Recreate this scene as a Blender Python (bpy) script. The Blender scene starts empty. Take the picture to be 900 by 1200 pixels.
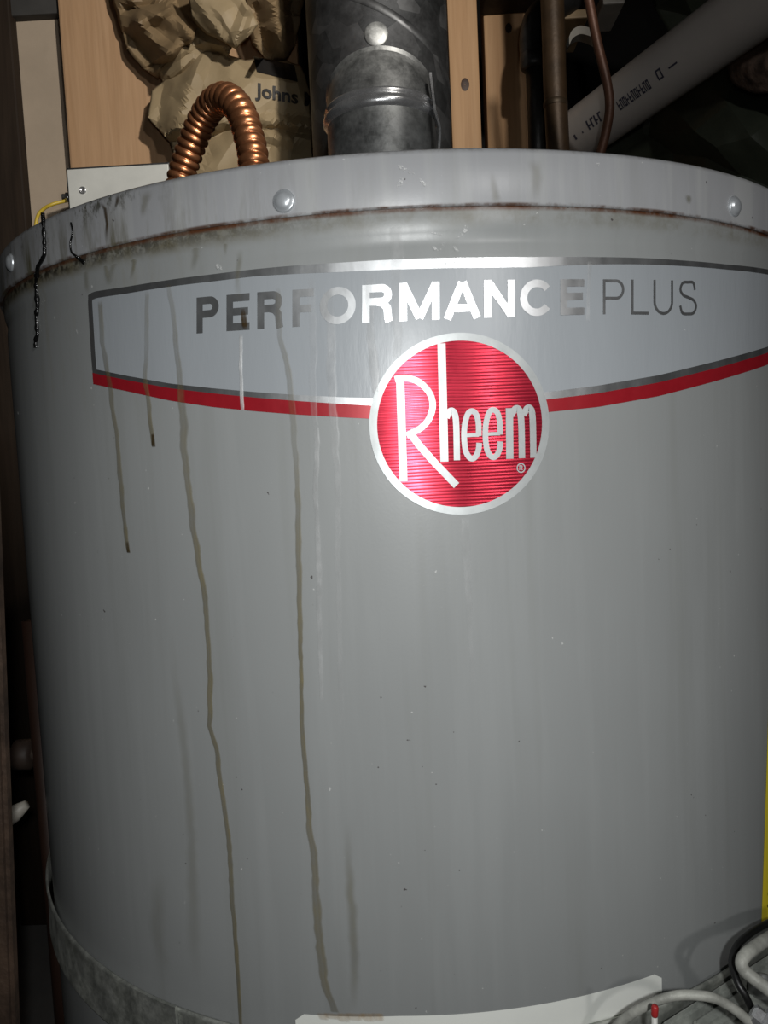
import bpy, bmesh, math, random
from mathutils import Vector, Matrix, noise
from mathutils.geometry import delaunay_2d_cdt
random.seed(7)
C = bpy.context.scene.collection
V = Vector
PI = math.pi
RIM = 0.80                      # height of the lid's top edge above the floor
RJ = 0.254                      # radius of the jacket (20 inch heater)
RC = 0.2566                     # radius of the lid skirt

# ---------------------------------------------------------------- camera
CAM_O = V((0.0, -0.5691, RIM - 0.1167))
def _axes(pit, roll, yaw):
    cp, sp, cy, sy = math.cos(pit), math.sin(pit), math.cos(yaw), math.sin(yaw)
    fw = V((sy*cp, cy*cp, -sp)); rt = V((cy, -sy, 0)); up = rt.cross(fw)
    cr, sr = math.cos(roll), math.sin(roll)
    return fw, cr*rt + sr*up, -sr*rt + cr*up
FW, RT, UP = _axes(0.0774, -0.0472, -0.0282)
FPX = 914.8
cd = bpy.data.cameras.new('camera'); cam = bpy.data.objects.new('camera', cd); C.objects.link(cam)
cam.matrix_world = Matrix(((RT.x, UP.x, -FW.x, CAM_O.x), (RT.y, UP.y, -FW.y, CAM_O.y), (RT.z, UP.z, -FW.z, CAM_O.z), (0, 0, 0, 1)))
cd.sensor_fit = 'VERTICAL'; cd.sensor_height = 36.0; cd.lens = FPX/1200*36.0
cd.clip_start = 0.01; cd.clip_end = 50
bpy.context.scene.camera = cam

# ---------------------------------------------------------------- world, lamps, exposure
w = bpy.data.worlds.new('world'); bpy.context.scene.world = w; w.use_nodes = True
w.node_tree.nodes['Background'].inputs[0].default_value = (0.9, 0.93, 1.0, 1)
w.node_tree.nodes['Background'].inputs[1].default_value = 0.02
def aim(o, d): o.rotation_euler = (V(d) - o.location).to_track_quat('-Z', 'Y').to_euler()
def spot(name, loc, target, power, size, angle, blend, col):
    l = bpy.data.lights.new(name, 'SPOT'); l.energy = power; l.shadow_soft_size = size
    l.spot_size = math.radians(angle); l.spot_blend = blend; l.color = col
    o = bpy.data.objects.new(name, l); C.objects.link(o); o.location = loc; aim(o, target); return o
spot('work_light', (0.43, -1.17, CAM_O.z + 0.28), (-0.14, 0.1, RIM + 0.17), 8.8, 0.035, 78, 0.8, (1.0, 0.98, 0.96))
spot('phone_flash', (0.02, -0.62, CAM_O.z + 0.035), (-0.005, -0.25, CAM_O.z - 0.065), 5.15, 0.006, 100, 1.0, (0.98, 1.0, 0.995))
spot('bare_bulb_reflector', (0.25, -0.48, RIM + 0.44), (-0.34, 0.55, RIM + 0.40), 30, 0.02, 66, 0.7, (1.0, 0.95, 0.88))
vs = bpy.context.scene.view_settings
vs.view_transform = 'Standard'; vs.look = 'None'; vs.gamma = 1.0; vs.use_curve_mapping = False
vs.exposure = 0.0

# ---------------------------------------------------------------- where things stand
def ray(px, py): return (FW + RT*((px-450)/FPX) - UP*((py-600)/FPX))
def at(px, py, Y):
    d = ray(px, py); return CAM_O + d*((Y - CAM_O.y)/d.y)
def onj(px, py, r=RJ):          # photograph point -> (arc length, height) on the round jacket
    d = ray(px, py); o = CAM_O
    a = d.x*d.x + d.y*d.y; b = 2*(o.x*d.x + o.y*d.y); c = o.x*o.x + o.y*o.y - r*r
    q = b*b - 4*a*c; t = (-b - math.sqrt(max(q, 0)))/(2*a); p = o + d*t
    return V((math.atan2(p.x, -p.y)*r, p.z))
def cyl(u, z, r, base=RJ):      # (arc length, height) -> point, at radius r
    t = u/base; return V((r*math.sin(t), -r*math.cos(t), z))

# ---------------------------------------------------------------- object helpers
def link(name, me, m=None, parent=None, smooth=True):
    o = bpy.data.objects.new(name, me); C.objects.link(o)
    if m: me.materials.append(m)
    if parent: o.parent = parent; o.matrix_parent_inverse = Matrix.Translation(-parent.location)
    if smooth:
        for p in me.polygons: p.use_smooth = True
    return o
def mesh(name, verts, faces, m=None, parent=None, smooth=True):
    me = bpy.data.meshes.new(name); me.from_pydata([tuple(v) for v in verts], [], faces); me.update()
    return link(name, me, m, parent, smooth)
def frombm(name, bm, m=None, parent=None, smooth=False):
    bmesh.ops.recalc_face_normals(bm, faces=bm.faces)
    me = bpy.data.meshes.new(name); bm.to_mesh(me); bm.free()
    return link(name, me, m, parent, smooth)
def tag(o, label, cat=None, group=None, kind=None):
    if label: o['label'] = label
    if cat: o['category'] = cat
    if group: o['group'] = group
    if kind: o['kind'] = kind
    return o
def empty(name, loc, label, cat, group=None):
    o = bpy.data.objects.new(name, None); C.objects.link(o); o.location = loc; o.empty_display_size = 0.05
    return tag(o, label, cat, group)
def lathe(prof, n=160, c=(0, 0), close=False):
    vs_, fs = [], []
    for (r, z) in prof:
        for i in range(n):
            a = 2*PI*i/n; vs_.append((c[0]+r*math.sin(a), c[1]-r*math.cos(a), z))
    k = len(prof)
    for j in range(k if close else k-1):
        j2 = (j+1) % k
        for i in range(n): fs.append((j*n+i, j*n+(i+1) % n, j2*n+(i+1) % n, j2*n+i))
    return vs_, fs
def tube(path, rad, n=12, cap=True):
    """round tube along points; rad is a number or one per point"""
    P = [V(p) for p in path]; k = len(P); R_ = rad if isinstance(rad, (list, tuple)) else [rad]*k
    vs_, fs = [], []; nrm = None
    for i, p in enumerate(P):
        t = (P[min(i+1, k-1)] - P[max(i-1, 0)]).normalized()
        if nrm is None: nrm = t.orthogonal().normalized()
        nrm = (nrm - t*nrm.dot(t)).normalized(); b = t.cross(nrm)
        for j in range(n):
            a = 2*PI*j/n; vs_.append(p + (nrm*math.cos(a) + b*math.sin(a))*R_[i])
    for i in range(k-1):
        for j in range(n): fs.append((i*n+j, i*n+(j+1) % n, (i+1)*n+(j+1) % n, (i+1)*n+j))
    if cap: fs.append(tuple(range(n-1, -1, -1))); fs.append(tuple(range((k-1)*n, k*n)))
    return vs_, fs
def smoothpath(pts, k=10):
    P = [V(p) for p in pts]; P = [P[0]*2-P[1]] + P + [P[-1]*2-P[-2]]; out = []
    for i in range(1, len(P)-2):
        a, b, c, d = P[i-1:i+3]
        for s in range(k):
            t = s/k; out.append(0.5*((2*b) + (c-a)*t + (2*a-5*b+4*c-d)*t*t + (3*b-a-3*c+d)*t**3))
    out.append(P[-2]); return out
def box(name, lo, hi, m, parent=None, bev=0.002, seg=2):
    bm = bmesh.new(); bmesh.ops.create_cube(bm, size=1)
    lo, hi = V(lo), V(hi); s = hi-lo; c = (hi+lo)/2
    for v in bm.verts: v.co = V((v.co.x*s.x, v.co.y*s.y, v.co.z*s.z)) + c
    if bev: bmesh.ops.bevel(bm, geom=bm.edges[:], offset=bev, segments=seg, affect='EDGES', profile=0.6)
    return frombm(name, bm, m, parent)
def beam(name, a, b, wx, wy, m, parent=None, bev=0.003, side=V((0, 1, 0)), jit=0.0):
    """board from a to b: wx across, wy deep along 'side'"""
    a, b = V(a), V(b); d = (b-a); L = d.length; d.normalize(); s = (side - d*side.dot(d)).normalized(); x = d.cross(s)
    bm = bmesh.new(); bmesh.ops.create_cube(bm, size=1)
    for v in bm.verts: v.co = V((v.co.x*wx, v.co.y*wy, v.co.z*L))
    bmesh.ops.bevel(bm, geom=bm.edges[:], offset=bev, segments=2, affect='EDGES')
    M = Matrix(((x.x, s.x, d.x, 0), (x.y, s.y, d.y, 0), (x.z, s.z, d.z, 0), (0, 0, 0, 1)))
    c = (a+b)/2
    for v in bm.verts: v.co = M @ v.co + c
    return frombm(name, bm, m, parent)

# ---------------------------------------------------------------- materials
def mat(name):
    m = bpy.data.materials.new(name); m.use_nodes = True; nt = m.node_tree
    return m, nt, nt.nodes['Principled BSDF']
def nd(nt, typ, **kw):
    n = nt.nodes.new(typ)
    for k, v in kw.items():
        if k.startswith('_'): n.inputs[k[1:].replace('_', ' ')].default_value = v
        else: setattr(n, k, v)
    return n
def coords(nt, scale=(1, 1, 1), src='Object'):
    tc = nd(nt, 'ShaderNodeTexCoord'); mp = nd(nt, 'ShaderNodeMapping'); mp.inputs['Scale'].default_value = scale
    nt.links.new(tc.outputs[src], mp.inputs[0]); return mp.outputs[0]
def nz(nt, vec, scale, detail=4, rough=0.6, dist=0.0):
    n = nd(nt, 'ShaderNodeTexNoise'); n.inputs['Scale'].default_value = scale; n.inputs['Detail'].default_value = detail
    n.inputs['Roughness'].default_value = rough; n.inputs['Distortion'].default_value = dist
    nt.links.new(vec, n.inputs['Vector']); return n.outputs['Fac']
def ramp(nt, fac, *stops):
    r = nd(nt, 'ShaderNodeValToRGB'); e = r.color_ramp.elements
    while len(e) < len(stops): e.new(0.5)
    for s, (p, c) in zip(e, stops):
        s.position = p; s.color = (c, c, c, 1) if isinstance(c, (int, float)) else (*c, 1)
    nt.links.new(fac, r.inputs[0]); return r.outputs[0]
def mix(nt, fac, a, b, mode='MIX'):
    n = nd(nt, 'ShaderNodeMix', data_type='RGBA', blend_type=mode)
    for i, v in ((0, fac), (6, a), (7, b)):
        if isinstance(v, bpy.types.NodeSocket): nt.links.new(v, n.inputs[i])
        elif i == 0: n.inputs[0].default_value = v
        else: n.inputs[i].default_value = (*v, 1) if len(v) == 3 else v
    return n.outputs[2]
def mth(nt, op, a, b=None, clamp=False):
    n = nd(nt, 'ShaderNodeMath', operation=op); n.use_clamp = clamp
    for i, v in ((0, a), (1, b)):
        if v is None: continue
        if isinstance(v, bpy.types.NodeSocket): nt.links.new(v, n.inputs[i])
        else: n.inputs[i].default_value = v
    return n.outputs[0]
def mapr(nt, v, a, b, c=0.0, d=1.0):
    n = nd(nt, 'ShaderNodeMapRange'); n.interpolation_type = 'SMOOTHSTEP'
    nt.links.new(v, n.inputs[0])
    for i, x in enumerate((a, b, c, d)): n.inputs[i+1].default_value = x
    return n.outputs[0]
def bump(nt, b, h, strength=0.3, dist=0.001):
    n = nd(nt, 'ShaderNodeBump'); n.inputs['Strength'].default_value = strength; n.inputs['Distance'].default_value = dist
    nt.links.new(h, n.inputs['Height']); nt.links.new(n.outputs[0], b.inputs['Normal'])
def simple(name, col, rough=0.5, metal=0.0, var=0.25, scale=20.0, bmp=0.2, bscale=60.0, stretch=(1, 1, 1), col2=None, coat=0.0):
    m, nt, b = mat(name); v = coords(nt, stretch)
    f = nz(nt, v, scale, 5)
    c2 = col2 or tuple(x*(1-var) for x in col)
    nt.links.new(mix(nt, ramp(nt, f, (0.35, 0.0), (0.65, 1.0)), c2, col), b.inputs['Base Color'])
    b.inputs['Roughness'].default_value = rough; b.inputs['Metallic'].default_value = metal
    if coat: b.inputs['Coat Weight'].default_value = coat; b.inputs['Coat Roughness'].default_value = 0.1
    if bmp: bump(nt, b, nz(nt, v, bscale, 4), bmp, 0.0015)
    return m

def enamel(name, base, seam_z, up):
    """grey baked enamel of the heater with rust and grime along the lid seam"""
    m, nt, b = mat(name); L = nt.links.new
    P = coords(nt); tc = nd(nt, 'ShaderNodeSeparateXYZ'); L(P, tc.inputs[0])
    z = tc.outputs['Z']; x = tc.outputs['X']
    st = coords(nt, (26, 26, 1.6)); big = nz(nt, coords(nt, (1, 1, 0.6)), 9, 3); streak = nz(nt, st, 3.0, 5, 0.6)
    col = mix(nt, ramp(nt, big, (0.3, 0.0), (0.7, 1.0)), tuple(c*0.94 for c in base), tuple(c*1.05 for c in base))
    sm = mth(nt, 'MULTIPLY', ramp(nt, streak, (0.50, 0.0), (0.66, 1.0)), 0.42 if up else 0.14)
    col = mix(nt, sm, col, (0.43, 0.435, 0.425) if up else tuple(c*1.35 for c in base))
    dk = mth(nt, 'MULTIPLY', ramp(nt, nz(nt, coords(nt, (30, 30, 1.1)), 2.2, 4), (0.55, 0.0), (0.8, 1.0)), 0.22)
    col = mix(nt, dk, col, (0.15, 0.15, 0.125))
    # the left side is dirtier
    left = mapr(nt, x, 0.02, -0.19)
    fine = nz(nt, P, 260, 6, 0.75); mid = nz(nt, P, 55, 5, 0.7); st2 = nz(nt, coords(nt, (60, 60, 9)), 1.5, 5, 0.7)
    if up:   # lid: rust on the very edge, grime creeping up at the left
        edge = mapr(nt, z, seam_z + 0.0013, seam_z + 0.0003)
        rust = mth(nt, 'MULTIPLY', edge, ramp(nt, mid, (0.40, 0.0), (0.56, 1.0)), True)
        col = mix(nt, mth(nt, 'MULTIPLY', rust, 0.9), col, (0.075, 0.032, 0.016))
        g = mth(nt, 'MULTIPLY', mth(nt, 'MULTIPLY', mapr(nt, z, seam_z + 0.028, seam_z), ramp(nt, st2, (0.50, 0.0), (0.70, 1.0))), mth(nt, 'ADD', mth(nt, 'MULTIPLY', left, 1.0), 0.10))
        col = mix(nt, g, col, (0.11, 0.10, 0.06))
        mould = mth(nt, 'MULTIPLY', mth(nt, 'MULTIPLY', mapr(nt, z, seam_z + 0.006, seam_z + 0.021), mth(nt, 'MULTIPLY', mapr(nt, x, -0.08, -0.13), mapr(nt, x, -0.215, -0.19))), ramp(nt, nz(nt, coords(nt, (1, 1, 0.5)), 150, 6, 0.75), (0.53, 0.0), (0.62, 0.9)))
        col = mix(nt, mould, col, (0.045, 0.042, 0.025))
        topd = mth(nt, 'MULTIPLY', mapr(nt, z, seam_z + 0.0195, seam_z + 0.0225), ramp(nt, fine, (0.45, 0.0), (0.65, 0.7)))
        col = mix(nt, topd, col, (0.10, 0.09, 0.07))
    else:    # jacket: dirt ledge under the lid
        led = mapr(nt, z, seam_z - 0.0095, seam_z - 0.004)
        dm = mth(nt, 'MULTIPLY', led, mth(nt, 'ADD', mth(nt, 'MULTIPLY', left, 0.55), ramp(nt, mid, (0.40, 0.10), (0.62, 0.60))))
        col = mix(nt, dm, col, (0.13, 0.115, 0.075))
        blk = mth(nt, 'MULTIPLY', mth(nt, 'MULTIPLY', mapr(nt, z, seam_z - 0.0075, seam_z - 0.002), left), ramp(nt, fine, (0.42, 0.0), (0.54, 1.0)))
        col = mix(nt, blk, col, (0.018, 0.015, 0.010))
        rus = mth(nt, 'MULTIPLY', mapr(nt, z, seam_z - 0.0022, seam_z - 0.0006), ramp(nt, mid, (0.33, 0.3), (0.55, 1.0)))
        col = mix(nt, rus, col, (0.085, 0.032, 0.014))
        lo = mth(nt, 'MULTIPLY', mth(nt, 'MULTIPLY', mapr(nt, z, seam_z - 0.11, seam_z - 0.01), left), ramp(nt, st2, (0.52, 0.0), (0.72, 0.40)))
        col = mix(nt, lo, col, (0.20, 0.18, 0.11))
    sp = ramp(nt, nz(nt, P, 420, 2, 0.4), (0.775, 0.0), (0.80, 0.5)); col = mix(nt, sp, col, (0.62, 0.62, 0.6))
    dsp = ramp(nt, nz(nt, coords(nt, (1, 1, 1.0)), 333, 2, 0.4), (0.785, 0.0), (0.81, 0.8)); col = mix(nt, dsp, col, (0.05, 0.04, 0.04))
    L(col, b.inputs['Base Color'])
    L(ramp(nt, nz(nt, st, 2.0, 4), (0.3, 0.31), (0.7, 0.44)), b.inputs['Roughness'])
    b.inputs['Specular IOR Level'].default_value = 0.36
    bump(nt, b, nz(nt, P, 700, 2), 0.05, 0.0004)
    return m
SEAM = RIM - 0.0223
M = {}
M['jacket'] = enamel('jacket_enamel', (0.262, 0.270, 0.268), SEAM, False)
M['lid'] = enamel('lid_enamel', (0.325, 0.328, 0.338), SEAM, True)  # cool tint, base lightened to stand in for stronger light on the lid

def foil(name, col, rough, metal, lines=False, aniso=0.0):
    m, nt, b = mat(name); L = nt.links.new
    P = coords(nt); v = nz(nt, P, 160, 5, 0.7)
    c = mix(nt, ramp(nt, v, (0.3, 0.0), (0.7, 1.0)), tuple(x*0.86 for x in col), col)
    if lines:   # fine engraved horizontal lines
        wv = nd(nt, 'ShaderNodeTexWave', wave_type='BANDS', bands_direction='Z', wave_profile='SIN'); L(P, wv.inputs['Vector'])
        wv.inputs['Scale'].default_value = 235.0; wv.inputs['Distortion'].default_value = 0.08; wv.inputs['Detail'].default_value = 1
        c = mix(nt, mth(nt, 'MULTIPLY', wv.outputs['Fac'], 0.4), c, tuple(x*0.35 for x in col))
        bump(nt, b, wv.outputs['Fac'], 0.25, 0.0003)
    L(c, b.inputs['Base Color'])
    L(ramp(nt, nz(nt, coords(nt, (1, 1, .4)), 90, 5), (0.3, rough*0.85), (0.7, rough*1.2)), b.inputs['Roughness'])
    b.inputs['Metallic'].default_value = metal
    if aniso:
        b.inputs['Anisotropic'].default_value = aniso; b.inputs['Anisotropic Rotation'].default_value = 0.25
        t = nd(nt, 'ShaderNodeTangent', direction_type='RADIAL', axis='Z'); L(t.outputs[0], b.inputs['Tangent'])
    return m
M['chrome_foil'] = foil('chrome_foil', (0.60, 0.61, 0.62), 0.35, 0.93)
M['badge_silver'] = foil('badge_silver_foil', (0.47, 0.49, 0.49), 0.46, 0.5, aniso=0.5)
M['badge_red'] = foil('badge_red_foil', (0.50, 0.018, 0.045), 0.30, 0.66, True, 0.7)
M['red_print'] = foil('stripe_red_foil', (0.36, 0.013, 0.022), 0.35, 0.25)
M['panel'] = simple('decal_film', (0.315, 0.335, 0.355), 0.34, 0.0, 0.06, 30, 0.06, 300, (1, 1, 0.2))

def stain(name, col, dens, rough=0.4, spec=0.4):
    """dried run-off: 'cover' holds how thick the residue lies"""
    m, nt, b = mat(name); L = nt.links.new
    at_ = nd(nt, 'ShaderNodeAttribute'); at_.attribute_name = 'cover'
    P = coords(nt, (1, 1, 0.35)); n1 = nz(nt, P, 220, 5, 0.7); n2 = nz(nt, coords(nt), 900, 2)
    brk = (0.42, 0.0) if 'scuff' in name else (0.25, 0.55)
    a = mth(nt, 'MULTIPLY', at_.outputs['Fac'], ramp(nt, n2 if 'scuff' in name else n1, brk, (0.6 if 'scuff' in name else 0.7, 1.0)))
    a = mth(nt, 'MULTIPLY', a, dens, True)
    L(mix(nt, ramp(nt, n1, (0.35, 0.0), (0.7, 1.0)), tuple(c*0.6 for c in col), tuple(c*1.15 for c in col)), b.inputs['Base Color'])
    L(a, b.inputs['Alpha']); b.inputs['Roughness'].default_value = rough; b.inputs['Specular IOR Level'].default_value = spec
    return m
M['rust'] = stain('dried_rust_water', (0.20, 0.165, 0.08), 0.82)
M['rust_faint'] = stain('faint_rust_water', (0.20, 0.18, 0.105), 0.7)
M['mineral'] = stain('mineral_run_off', (0.72, 0.72, 0.72), 0.5, 0.32)
M['dark_rust'] = stain('dark_rust_spot', (0.05, 0.028, 0.006), 1.0)
M['white_scuff'] = stain('white_scuff', (0.85, 0.85, 0.84), 1.0, 0.5)
M['tar'] = simple('black_sealant', (0.006, 0.006, 0.006), 0.18, 0, 0.2, 80, 0.5, 300)
M['screw'] = simple('zinc_screw', (0.66, 0.69, 0.72), 0.30, 0.55, 0.15, 200, 0.1, 200)
M['recess'] = simple('screw_recess', (0.05, 0.05, 0.055), 0.4, 0.8)
def galv(name, a, b2, rough, scale=70):
    m, nt, b = mat(name); L = nt.links.new; P = coords(nt)
    vo = nd(nt, 'ShaderNodeTexVoronoi'); vo.inputs['Scale'].default_value = scale; L(P, vo.inputs['Vector'])
    n = nz(nt, P, scale*0.9, 7, 0.78); n3 = nz(nt, P, 22, 5)
    c = mix(nt, ramp(nt, n, (0.35, 0.0), (0.68, 1.0)), a, b2)
    c = mix(nt, mth(nt, 'MULTIPLY', vo.outputs['Color'], 0.22), c, (0.55, 0.55, 0.56))
    c = mix(nt, ramp(nt, n3, (0.5, 0.0), (0.75, 0.55)), c, tuple(x*0.4 for x in a))
    L(c, b.inputs['Base Color']); b.inputs['Metallic'].default_value = 0.75
    L(ramp(nt, n, (0.3, rough*0.75), (0.7, rough*1.25)), b.inputs['Roughness'])
    bump(nt, b, n, 0.15, 0.0008); return m
M['galv'] = galv('galvanised_steel', (0.17, 0.175, 0.17), (0.46, 0.47, 0.46), 0.45)
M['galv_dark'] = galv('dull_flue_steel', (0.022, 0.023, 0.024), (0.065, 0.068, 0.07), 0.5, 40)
M['galv_rim'] = galv('bright_steel_bead', (0.5, 0.5, 0.51), (0.75, 0.76, 0.77), 0.25)
M['strap'] = galv('dull_strap_steel', (0.30, 0.315, 0.28), (0.62, 0.63, 0.57), 0.6, 90)
M['box_grey'] = simple('junction_box_paint', (0.72, 0.73, 0.69), 0.45, 0.1, 0.10, 25, 0.05)
M['copper'] = simple('copper', (0.52, 0.22, 0.10), 0.33, 0.85, 0.5, 60, 0.15, 200)
M['copper_old'] = simple('tarnished_copper', (0.065, 0.038, 0.018), 0.5, 0.35, 0.4, 40, 0.2, 200)
M['copper_tube'] = simple('brown_copper_tube', (0.085, 0.036, 0.020), 0.5, 0.3, 0.35, 60, 0.2, 200)
M['iron'] = simple('black_iron', (0.030, 0.029, 0.028), 0.42, 0.3, 0.4, 60, 0.4, 160)
M['solder'] = simple('dull_solder', (0.06, 0.04, 0.022), 0.5, 0.5)
def wood(name, light, dark, knots=True):
    m, nt, b = mat(name); L = nt.links.new
    P = coords(nt, (38, 38, 2.2)); n = nz(nt, P, 1.6, 6, 0.65, 0.8); f = nz(nt, coords(nt, (220, 220, 7)), 1.0, 3)
    c = mix(nt, ramp(nt, n, (0.3, 0.0), (0.72, 1.0)), dark, light)
    c = mix(nt, mth(nt, 'MULTIPLY', ramp(nt, f, (0.4, 0.0), (0.7, 1.0)), 0.3), c, tuple(x*0.75 for x in dark))
    L(c, b.inputs['Base Color']); b.inputs['Roughness'].default_value = 0.7; b.inputs['Specular IOR Level'].default_value = 0.25
    bump(nt, b, n, 0.25, 0.0008); return m
M['pine'] = wood('pine', (0.42, 0.265, 0.145), (0.32, 0.185, 0.092))
M['plywood'] = wood('plywood', (0.60, 0.385, 0.225), (0.47, 0.285, 0.155))
M['old_wood'] = wood('dark_old_wood', (0.045, 0.030, 0.020), (0.018, 0.012, 0.008))
M['knot'] = simple('pine_knot', (0.045, 0.018, 0.008), 0.6, 0, 0.5, 300)
M['drywall'] = simple('drywall', (0.50, 0.405, 0.305), 0.9, 0, 0.12, 14, 0.12, 120)
M['kraft'] = simple('kraft_paper', (0.375, 0.285, 0.165), 0.62, 0, 0.18, 12, 0.22, 90)
M['kraft_dark'] = simple('darker_kraft', (0.31, 0.215, 0.115), 0.6, 0, 0.3, 20, 0.3, 70)  # darker brown tone of the kraft paper
M['ink'] = simple('black_print', (0.018, 0.016, 0.015), 0.6, 0, 0.1, 50, 0)
M['pvc'] = simple('white_pvc', (0.46, 0.425, 0.395), 0.4, 0, 0.10, 10, 0.04, 60)
M['pvc_ink'] = simple('pvc_print', (0.05, 0.05, 0.075), 0.5, 0, 0.2, 300, 0)
M['plastic_green'] = simple('dark_green_plastic', (0.055, 0.064, 0.045), 0.42, 0, 0.35, 12, 0.5, 40)
M['plastic_black'] = simple('black_plastic_wrap', (0.010, 0.011, 0.012), 0.5, 0, 0.3, 12, 0.4, 40)
M['fibre'] = simple('brown_fibre', (0.20, 0.135, 0.10), 0.95, 0, 0.7, 60, 1.0, 130, (1, 1, 0.4))
M['concrete'] = simple('concrete', (0.20, 0.19, 0.18), 0.9, 0, 0.3, 6, 0.4, 40)
M['block'] = simple('dark_foundation', (0.035, 0.032, 0.030), 0.95, 0, 0.4, 6, 0.4, 40)
M['rusty'] = simple('rusty_steel', (0.085, 0.052, 0.034), 0.7, 0.2, 0.75, 40, 0.8, 120)
M['white_label'] = simple('white_label_paper', (0.84, 0.85, 0.80), 0.5, 0, 0.05, 20, 0.05, 60)
M['yellow'] = simple('yellow_label_paper', (0.90, 0.72, 0.04), 0.45, 0, 0.08, 20, 0)
M['dusty'] = simple('dusty_cast_metal', (0.42, 0.44, 0.40), 0.75, 0.05, 0.55, 55, 0.6, 90)
M['alu_tube'] = simple('dusty_aluminium_tube', (0.50, 0.50, 0.45), 0.6, 0.15, 0.4, 90, 0.4, 200)
M['wire_black'] = simple('black_wire', (0.012, 0.012, 0.012), 0.4, 0)
M['wire_white'] = simple('white_wire', (0.66, 0.66, 0.62), 0.4, 0)
M['wire_red'] = simple('red_sleeve', (0.42, 0.03, 0.03), 0.4, 0)
M['wire_yellow'] = simple('yellow_wire', (0.70, 0.50, 0.05), 0.4, 0)
M['white_plastic'] = simple('off_white_clip', (0.42, 0.39, 0.34), 0.5, 0)

# ---------------------------------------------------------------- the setting
def struct(o): o['kind'] = 'structure'; return o
struct(box('floor', (-1.1, -2.2, -0.1), (1.3, 1.1, 0.0), M['concrete'], bev=0))
struct(box('ceiling', (-1.1, -2.2, 2.1), (1.3, 1.1, 2.2), M['old_wood'], bev=0))
wall_back = struct(box('wall_back', (-1.1, 1.0, 0.0), (1.3, 1.1, 2.1), M['block'], bev=0))
struct(box('wall_left', (-1.2, -2.2, 0.0), (-1.1, 1.1, 2.1), M['block'], bev=0))
struct(box('wall_right', (1.3, -2.2, 0.0), (1.4, 1.1, 2.1), M['block'], bev=0))
struct(box('wall_front', (-1.1, -2.3, 0.0), (1.3, -2.2, 2.1), M['block'], bev=0))
def upright(name, pxl, pxr, py, Y, depth, m, lean=None, z0=0.0, z1=2.1, parent=wall_back, label=None):
    """vertical board whose front face shows between two photograph columns at row py"""
    a, b = at(pxl, py, Y), at(pxr, py, Y); c = (a+b)/2; wd = b.x-a.x
    o = box(name, (c.x-wd/2, Y, z0), (c.x+wd/2, Y+depth, z1), m, parent, bev=0.003)
    if label: o['label'] = label
    return o
upright('drywall_panel', -30, 96, 100, 0.556, 0.0125, M['drywall'], label='beige drywall panel')
upright('plywood_board', 74, 350, 90, 0.53, 0.018, M['plywood'], z0=0.0, z1=2.1, label='wide pale plywood board')
upright('stud', 527, 562, 90, 0.48, 0.089, M['pine'], label='pale pine stud with a dark knot')
upright('stud', 569, 618, 90, 0.55, 0.04, M['pine'], label='set-back pine stud beside the pipes')
upright('stud', -60, 20, 120, 0.535, 0.019, M['old_wood'], label='dark old wood post')
a = at(60, 18, 0.545); box('ledger_board', (a.x-0.08, 0.540, a.z), (a.x+0.0165, 0.5555, a.z+0.09), simple('grey_ledger', (0.06, 0.058, 0.055), 0.8), wall_back)
a = at(600, 7, 0.53); box('header_board', (a.x-0.04, 0.50, a.z), (a.x+0.10, 0.549, a.z+0.10), M['old_wood'], wall_back)
# pine knots and the nail hole, set into the wood
for (px, py, Y, rx) in ((545, 99, 0.4798, 0.0055), (596, 33, 0.5498, 0.0045)):
    p = at(px, py, Y); vv, ff = lathe([(rx, 0), (rx*0.6, 0.0006), (0.0005, 0.0004)], 14)
    o = mesh('knot', [(p.x+x, Y-z, p.z+y*1.5) for (x, y, z) in vv], ff, M['knot'], wall_back)
p = at(529, 97, 0.505); vv, ff = lathe([(0.0034, 0), (0.003, 0.001), (0.0004, 0.0014)], 12)

# ---------------------------------------------------------------- the water heater
heater = empty('water_heater', (0, 0, 0), 'big round grey water heater with rust runs down its front', 'water heater')
prof = [(0.20, 0.0), (0.252, 0.0), (RJ, 0.004)] + [(RJ, 0.004 + (SEAM-0.055)*k/24) for k in range(1, 25)]
prof += [(RJ, RIM-0.046), (0.2539, RIM-0.040), (0.2534, RIM-0.0365), (0.2533, RIM-0.034), (0.2541, RIM-0.0315), (0.2547, RIM-0.029), (0.2549, RIM-0.0255), (0.2549, RIM-0.0195)]
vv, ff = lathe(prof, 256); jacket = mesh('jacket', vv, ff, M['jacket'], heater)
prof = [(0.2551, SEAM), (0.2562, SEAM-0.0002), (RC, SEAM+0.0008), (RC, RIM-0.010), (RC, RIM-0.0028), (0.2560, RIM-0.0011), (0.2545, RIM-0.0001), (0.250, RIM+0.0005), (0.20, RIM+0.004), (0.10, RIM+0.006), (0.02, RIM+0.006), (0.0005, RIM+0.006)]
vv, ff = lathe(prof, 256); lid = mesh('lid', vv, ff, M['lid'], heater)

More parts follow.
